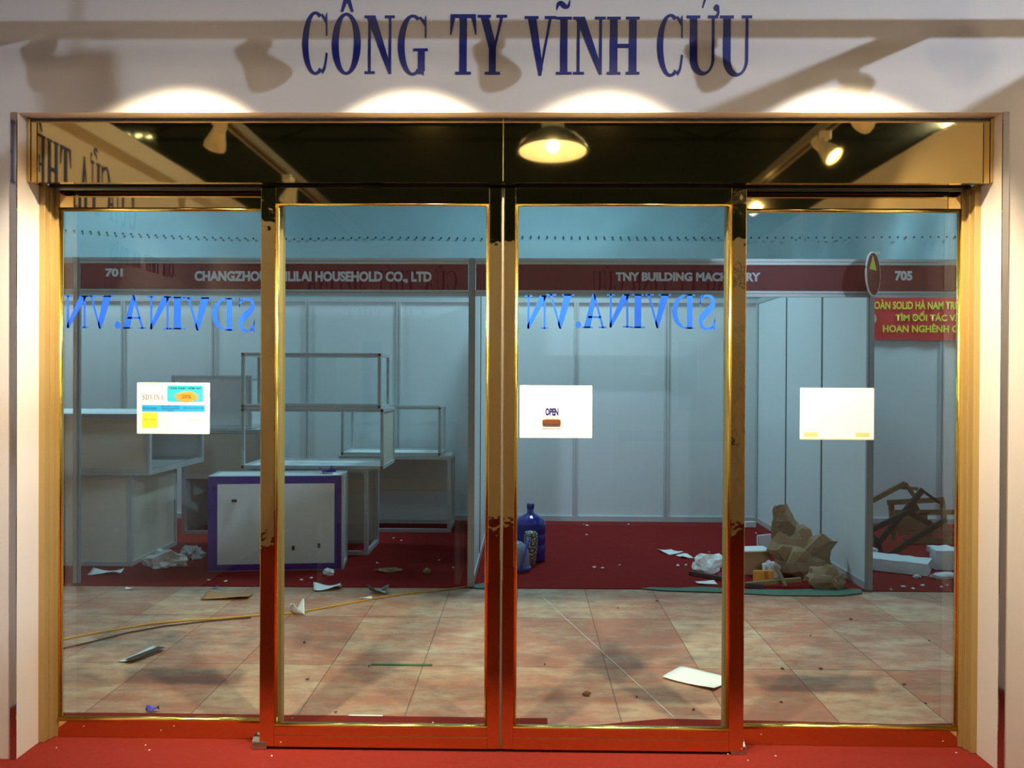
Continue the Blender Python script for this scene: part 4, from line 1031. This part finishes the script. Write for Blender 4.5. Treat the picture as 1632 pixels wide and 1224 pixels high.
# ceiling tracks and spot heads
def rail(a, b, label):
    e = empty('lighting_track', a, label, 'lighting track', 'white lighting tracks', 'thing')
    mb = MB(); mb.bar(a, b, 0.075, 0.05); mb.build('channel', M['trackgrey'], e)
    d = (Vector(b)-Vector(a)).normalized()
    mb = MB(); mb.bar(Vector(a)+d*0.01-Vector((0, 0, 0.026)), Vector(b)-d*0.01-Vector((0, 0, 0.026)), 0.025, 0.004); mb.build('slot', M['dark'], e)
rail((-1.72, -1.9, 3.06), (-1.72, 3.27, 3.06), 'white lighting track above the left of the stand, running towards the door')
rail((1.74, -1.9, 3.06), (1.74, 3.27, 3.06), 'white lighting track above the right of the stand, running towards the door')
rail((-2.44, 2.89, 3.145), (2.44, 2.89, 3.145), 'white lighting track across the stand in front of the name wall')
def spot(p, target, label, energy, size, blend=0.6, on=True, cross=True, soft=0.03):
    p = Vector(p); t = Vector(target); d = (t-p).normalized()
    e = empty('track_spotlight', p, label, 'spotlight', 'track spotlights', 'thing')
    q = d.to_track_quat('Z', 'Y').to_matrix()
    c = p - Vector((0, 0, 0.10))
    mb = MB(); mb.tube([p + Vector((0, 0, 0.0)), p - Vector((0, 0, 0.045))], 0.035, 16); mb.build('adaptor', M['whitepaint'], e)
    mb = MB(); mb.bar(p - Vector((0, 0, 0.03)), c, 0.02, 0.05); mb.build('arm', M['whitepaint'], e)
    mb = MB(); mb.lathe([(0.030, -0.09), (0.036, -0.06), (0.036, -0.02), (0.060, 0.06), (0.060, 0.085), (0.054, 0.085), (0.050, 0.066)], c, 28, q); hd = mb.build('head', M['whitepaint'], e, smooth=False)
    mb = MB(); mb.lathe([(0.052, 0.068), (0.052, 0.070)], c, 28, q); mb.build('lens', M['lens'] if on else M['reflector'], hd)
    if on:
        light('spot_light', 'SPOT', c + d*0.092, c + d*2, energy, (1.0, 0.81, 0.55), e, spot_size=size, spot_blend=blend, shadow_soft_size=soft)
ZS = 3.12
for X, tx, en, lb in ((-1.26, -1.46, 335, 'leftmost'), (-0.47, -0.47, 330, 'second from left'), (0.38, 0.30, 240, 'third from left'), (1.15, 1.32, 335, 'rightmost')):
    spot((X, 2.89, ZS), (tx, 3.50, ZS-0.10-0.85), 'lit white track spotlight on the cross track before the name wall, ' + lb, en, math.radians(80), 0.75)
spot((1.74, 2.09, 3.035), (2.44, 2.9, 2.0), 'lit white track spotlight on the right track, mirrored in the header', 60, math.radians(70), 0.9)
spot((1.74, 2.76, 3.035), (0.9, 0.2, 1.6), 'unlit white track spotlight on the right track, nearest the wall', 0, 1, on=False)
spot((-1.72, 2.38, 3.035), (-2.44, 1.6, 1.7), 'lit white track spotlight on the left track, mirrored in the header', 60, math.radians(70), 0.9)
spot((-1.72, 1.0, 3.035), (-2.44, 0.2, 1.8), 'lit white track spotlight on the left track washing the side wall', 40, math.radians(80), 0.8)
spot((1.74, 0.7, 3.035), (2.44, 2.6, 2.2), 'lit white track spotlight on the right track washing the side wall', 40, math.radians(80), 0.8)

# high bay lamp over the stand, with a light added to brighten its reflector
p = Vector((0.16, 1.80, 2.99))
e = empty('high_bay_lamp', p, 'bell-shaped high bay lamp, mirrored in the gold header', 'lamp')
T = Matrix.Rotation(math.radians(4), 3, 'X')
mb = MB(); mb.lathe([(0.222, 0.0), (0.228, 0.004), (0.20, 0.055), (0.15, 0.10), (0.095, 0.13), (0.078, 0.14), (0.076, 0.138), (0.092, 0.126), (0.146, 0.096), (0.195, 0.052), (0.219, 0.001)], p, 48, T, caps=False); mb.build('shade', M['housing'], e, smooth=True)
mb = MB(); mb.lathe([(0.217, 0.004), (0.194, 0.050), (0.145, 0.094), (0.091, 0.124), (0.088, 0.122), (0.140, 0.088), (0.188, 0.046), (0.210, 0.003)], p, 48, T, caps=False); mb.build('reflector', M['reflector'], e, smooth=True)
mb = MB(); mb.lathe([(0.03, 0.06), (0.05, 0.08), (0.05, 0.10), (0.03, 0.122)], p, 24, T); mb.build('bulb', M['paper'], e, smooth=True)
mb = MB(); mb.lathe([(0.066, 0.14), (0.066, 0.34)], p, 20, T)
for k in range(16):
    a = 2*PI*k/16; mb.bar(p + T @ Vector((0.066*math.cos(a), 0.066*math.sin(a), 0.142)), p + T @ Vector((0.066*math.cos(a), 0.066*math.sin(a), 0.335)), 0.009, 0.016)
mb.build('gear_housing', M['alu'], e)
q = p + T @ Vector((0, 0, 0.34))
mb = MB(); mb.tube([q, q + Vector((0, 0, 2.4))], 0.008, 8); mb.build('chain', M['truss'], e)
light('reflector_fill', 'POINT', p + T @ Vector((0, 0, 0.035)), p, 4.5, (1.0, 0.92, 0.75), e, shadow_soft_size=0.03)

# bluish flood lamp high up beyond the right wall
p = Vector((4.62, -2.06, 4.3)); tg = Vector((-0.3, 3.5, 2.6)); d = (tg-p).normalized(); q = d.to_track_quat('Z', 'Y').to_matrix()
e = empty('flood_lamp', p, 'bright bluish flood lamp high at right, mirrored at the header corner', 'lamp')
mb = MB(); mb.lathe([(0.10, -0.16), (0.12, -0.10), (0.20, 0.0), (0.20, 0.03), (0.19, 0.03), (0.17, 0.005)], p, 32, q); mb.build('housing', M['housing'], e)
mb = MB(); mb.lathe([(0.165, 0.012), (0.165, 0.016)], p, 32, q); mb.build('lens', M['floodlens'], e)
mb = MB(); mb.tube([p - d*0.12, p - d*0.12 + Vector((0, 0, 1.3))], 0.015, 8); mb.build('stem', M['truss'], e)
light('flood_light', 'SPOT', p + d*0.06, tg, 760, (0.66, 0.80, 1.0), e, spot_size=math.radians(60), spot_blend=0.5, shadow_soft_size=0.06)

# shades made up around the added fill lights
for i, (hx, hy, hw) in enumerate(AISLE_FILL):
    p = Vector((hx, hy, 4.65))
    e = empty('fill_lamp', p, 'added lamp shade for fill light over the booths opposite, outside the view', 'lamp', 'added fill lamps')
    mb = MB(); mb.lathe([(0.46, 0.0), (0.40, 0.10), (0.2, 0.3), (0.1, 0.34)], p, 32); mb.build('shade', M['housing'], e)
for hx in (-1.5, 1.3):
    p = Vector((hx, -0.6, 4.63))
    e = empty('fill_lamp', p, 'added lamp shade for fill light behind the camera, outside the view', 'lamp', 'added fill lamps behind')
    mb = MB(); mb.lathe([(0.46, 0.0), (0.40, 0.10), (0.2, 0.3), (0.1, 0.34)], p, 32); mb.build('shade', M['housing'], e)

# roof trusses seen dimly in the header mirror
for i, y in enumerate((-3.4, -4.1, -4.8)):
    e = empty('roof_truss', (0, y, 4.9), ('dark steel roof truss nearest the rear wall of the stand', 'dark steel roof truss between the two others', 'dark steel roof truss farthest back in the hall')[i], 'truss', 'roof trusses', 'thing')
    for z0, z1 in ((4.9, 4.9), (5.25, 5.25)):
        mb = MB(); mb.bar((-8.5, y, z0), (8.5, y, z1), 0.05, 0.05); mb.build('chord', M['truss'], e)
    mb = MB()
    for k in range(17): mb.bar((-8.5+k, y, 4.9 if k % 2 else 5.25), (-7.5+k, y, 5.25 if k % 2 else 4.9), 0.03, 0.03)
    mb.build('webbing', M['truss'], e)

# fluorescent tubes far behind, seen above the left wall in the header mirror
for x, lb in ((-5.75, 'small fluorescent tube far behind, mirrored above the left wall, left of two'), (-5.45, 'small fluorescent tube far behind, mirrored above the left wall, right of two')):
    p = Vector((x, -5.0, 5.0))
    e = empty('tube_light', p, lb, 'lamp', 'fluorescent tubes', 'thing')
    mb = MB(); mb.box(x-0.10, x+0.10, -5.03, -4.97, 5.02, 5.06); mb.build('housing', M['whitepaint'], e)
    mb = MB(); mb.tube([(x-0.10, -5.0, 5.0), (x+0.10, -5.0, 5.0)], 0.022, 10); mb.build('tube', M['tubeglow'], e)
    mb = MB(); mb.tube([(x, -5.0, 5.05), (x, -5.0, 5.5)], 0.006, 6); mb.build('hanger', M['truss'], e)
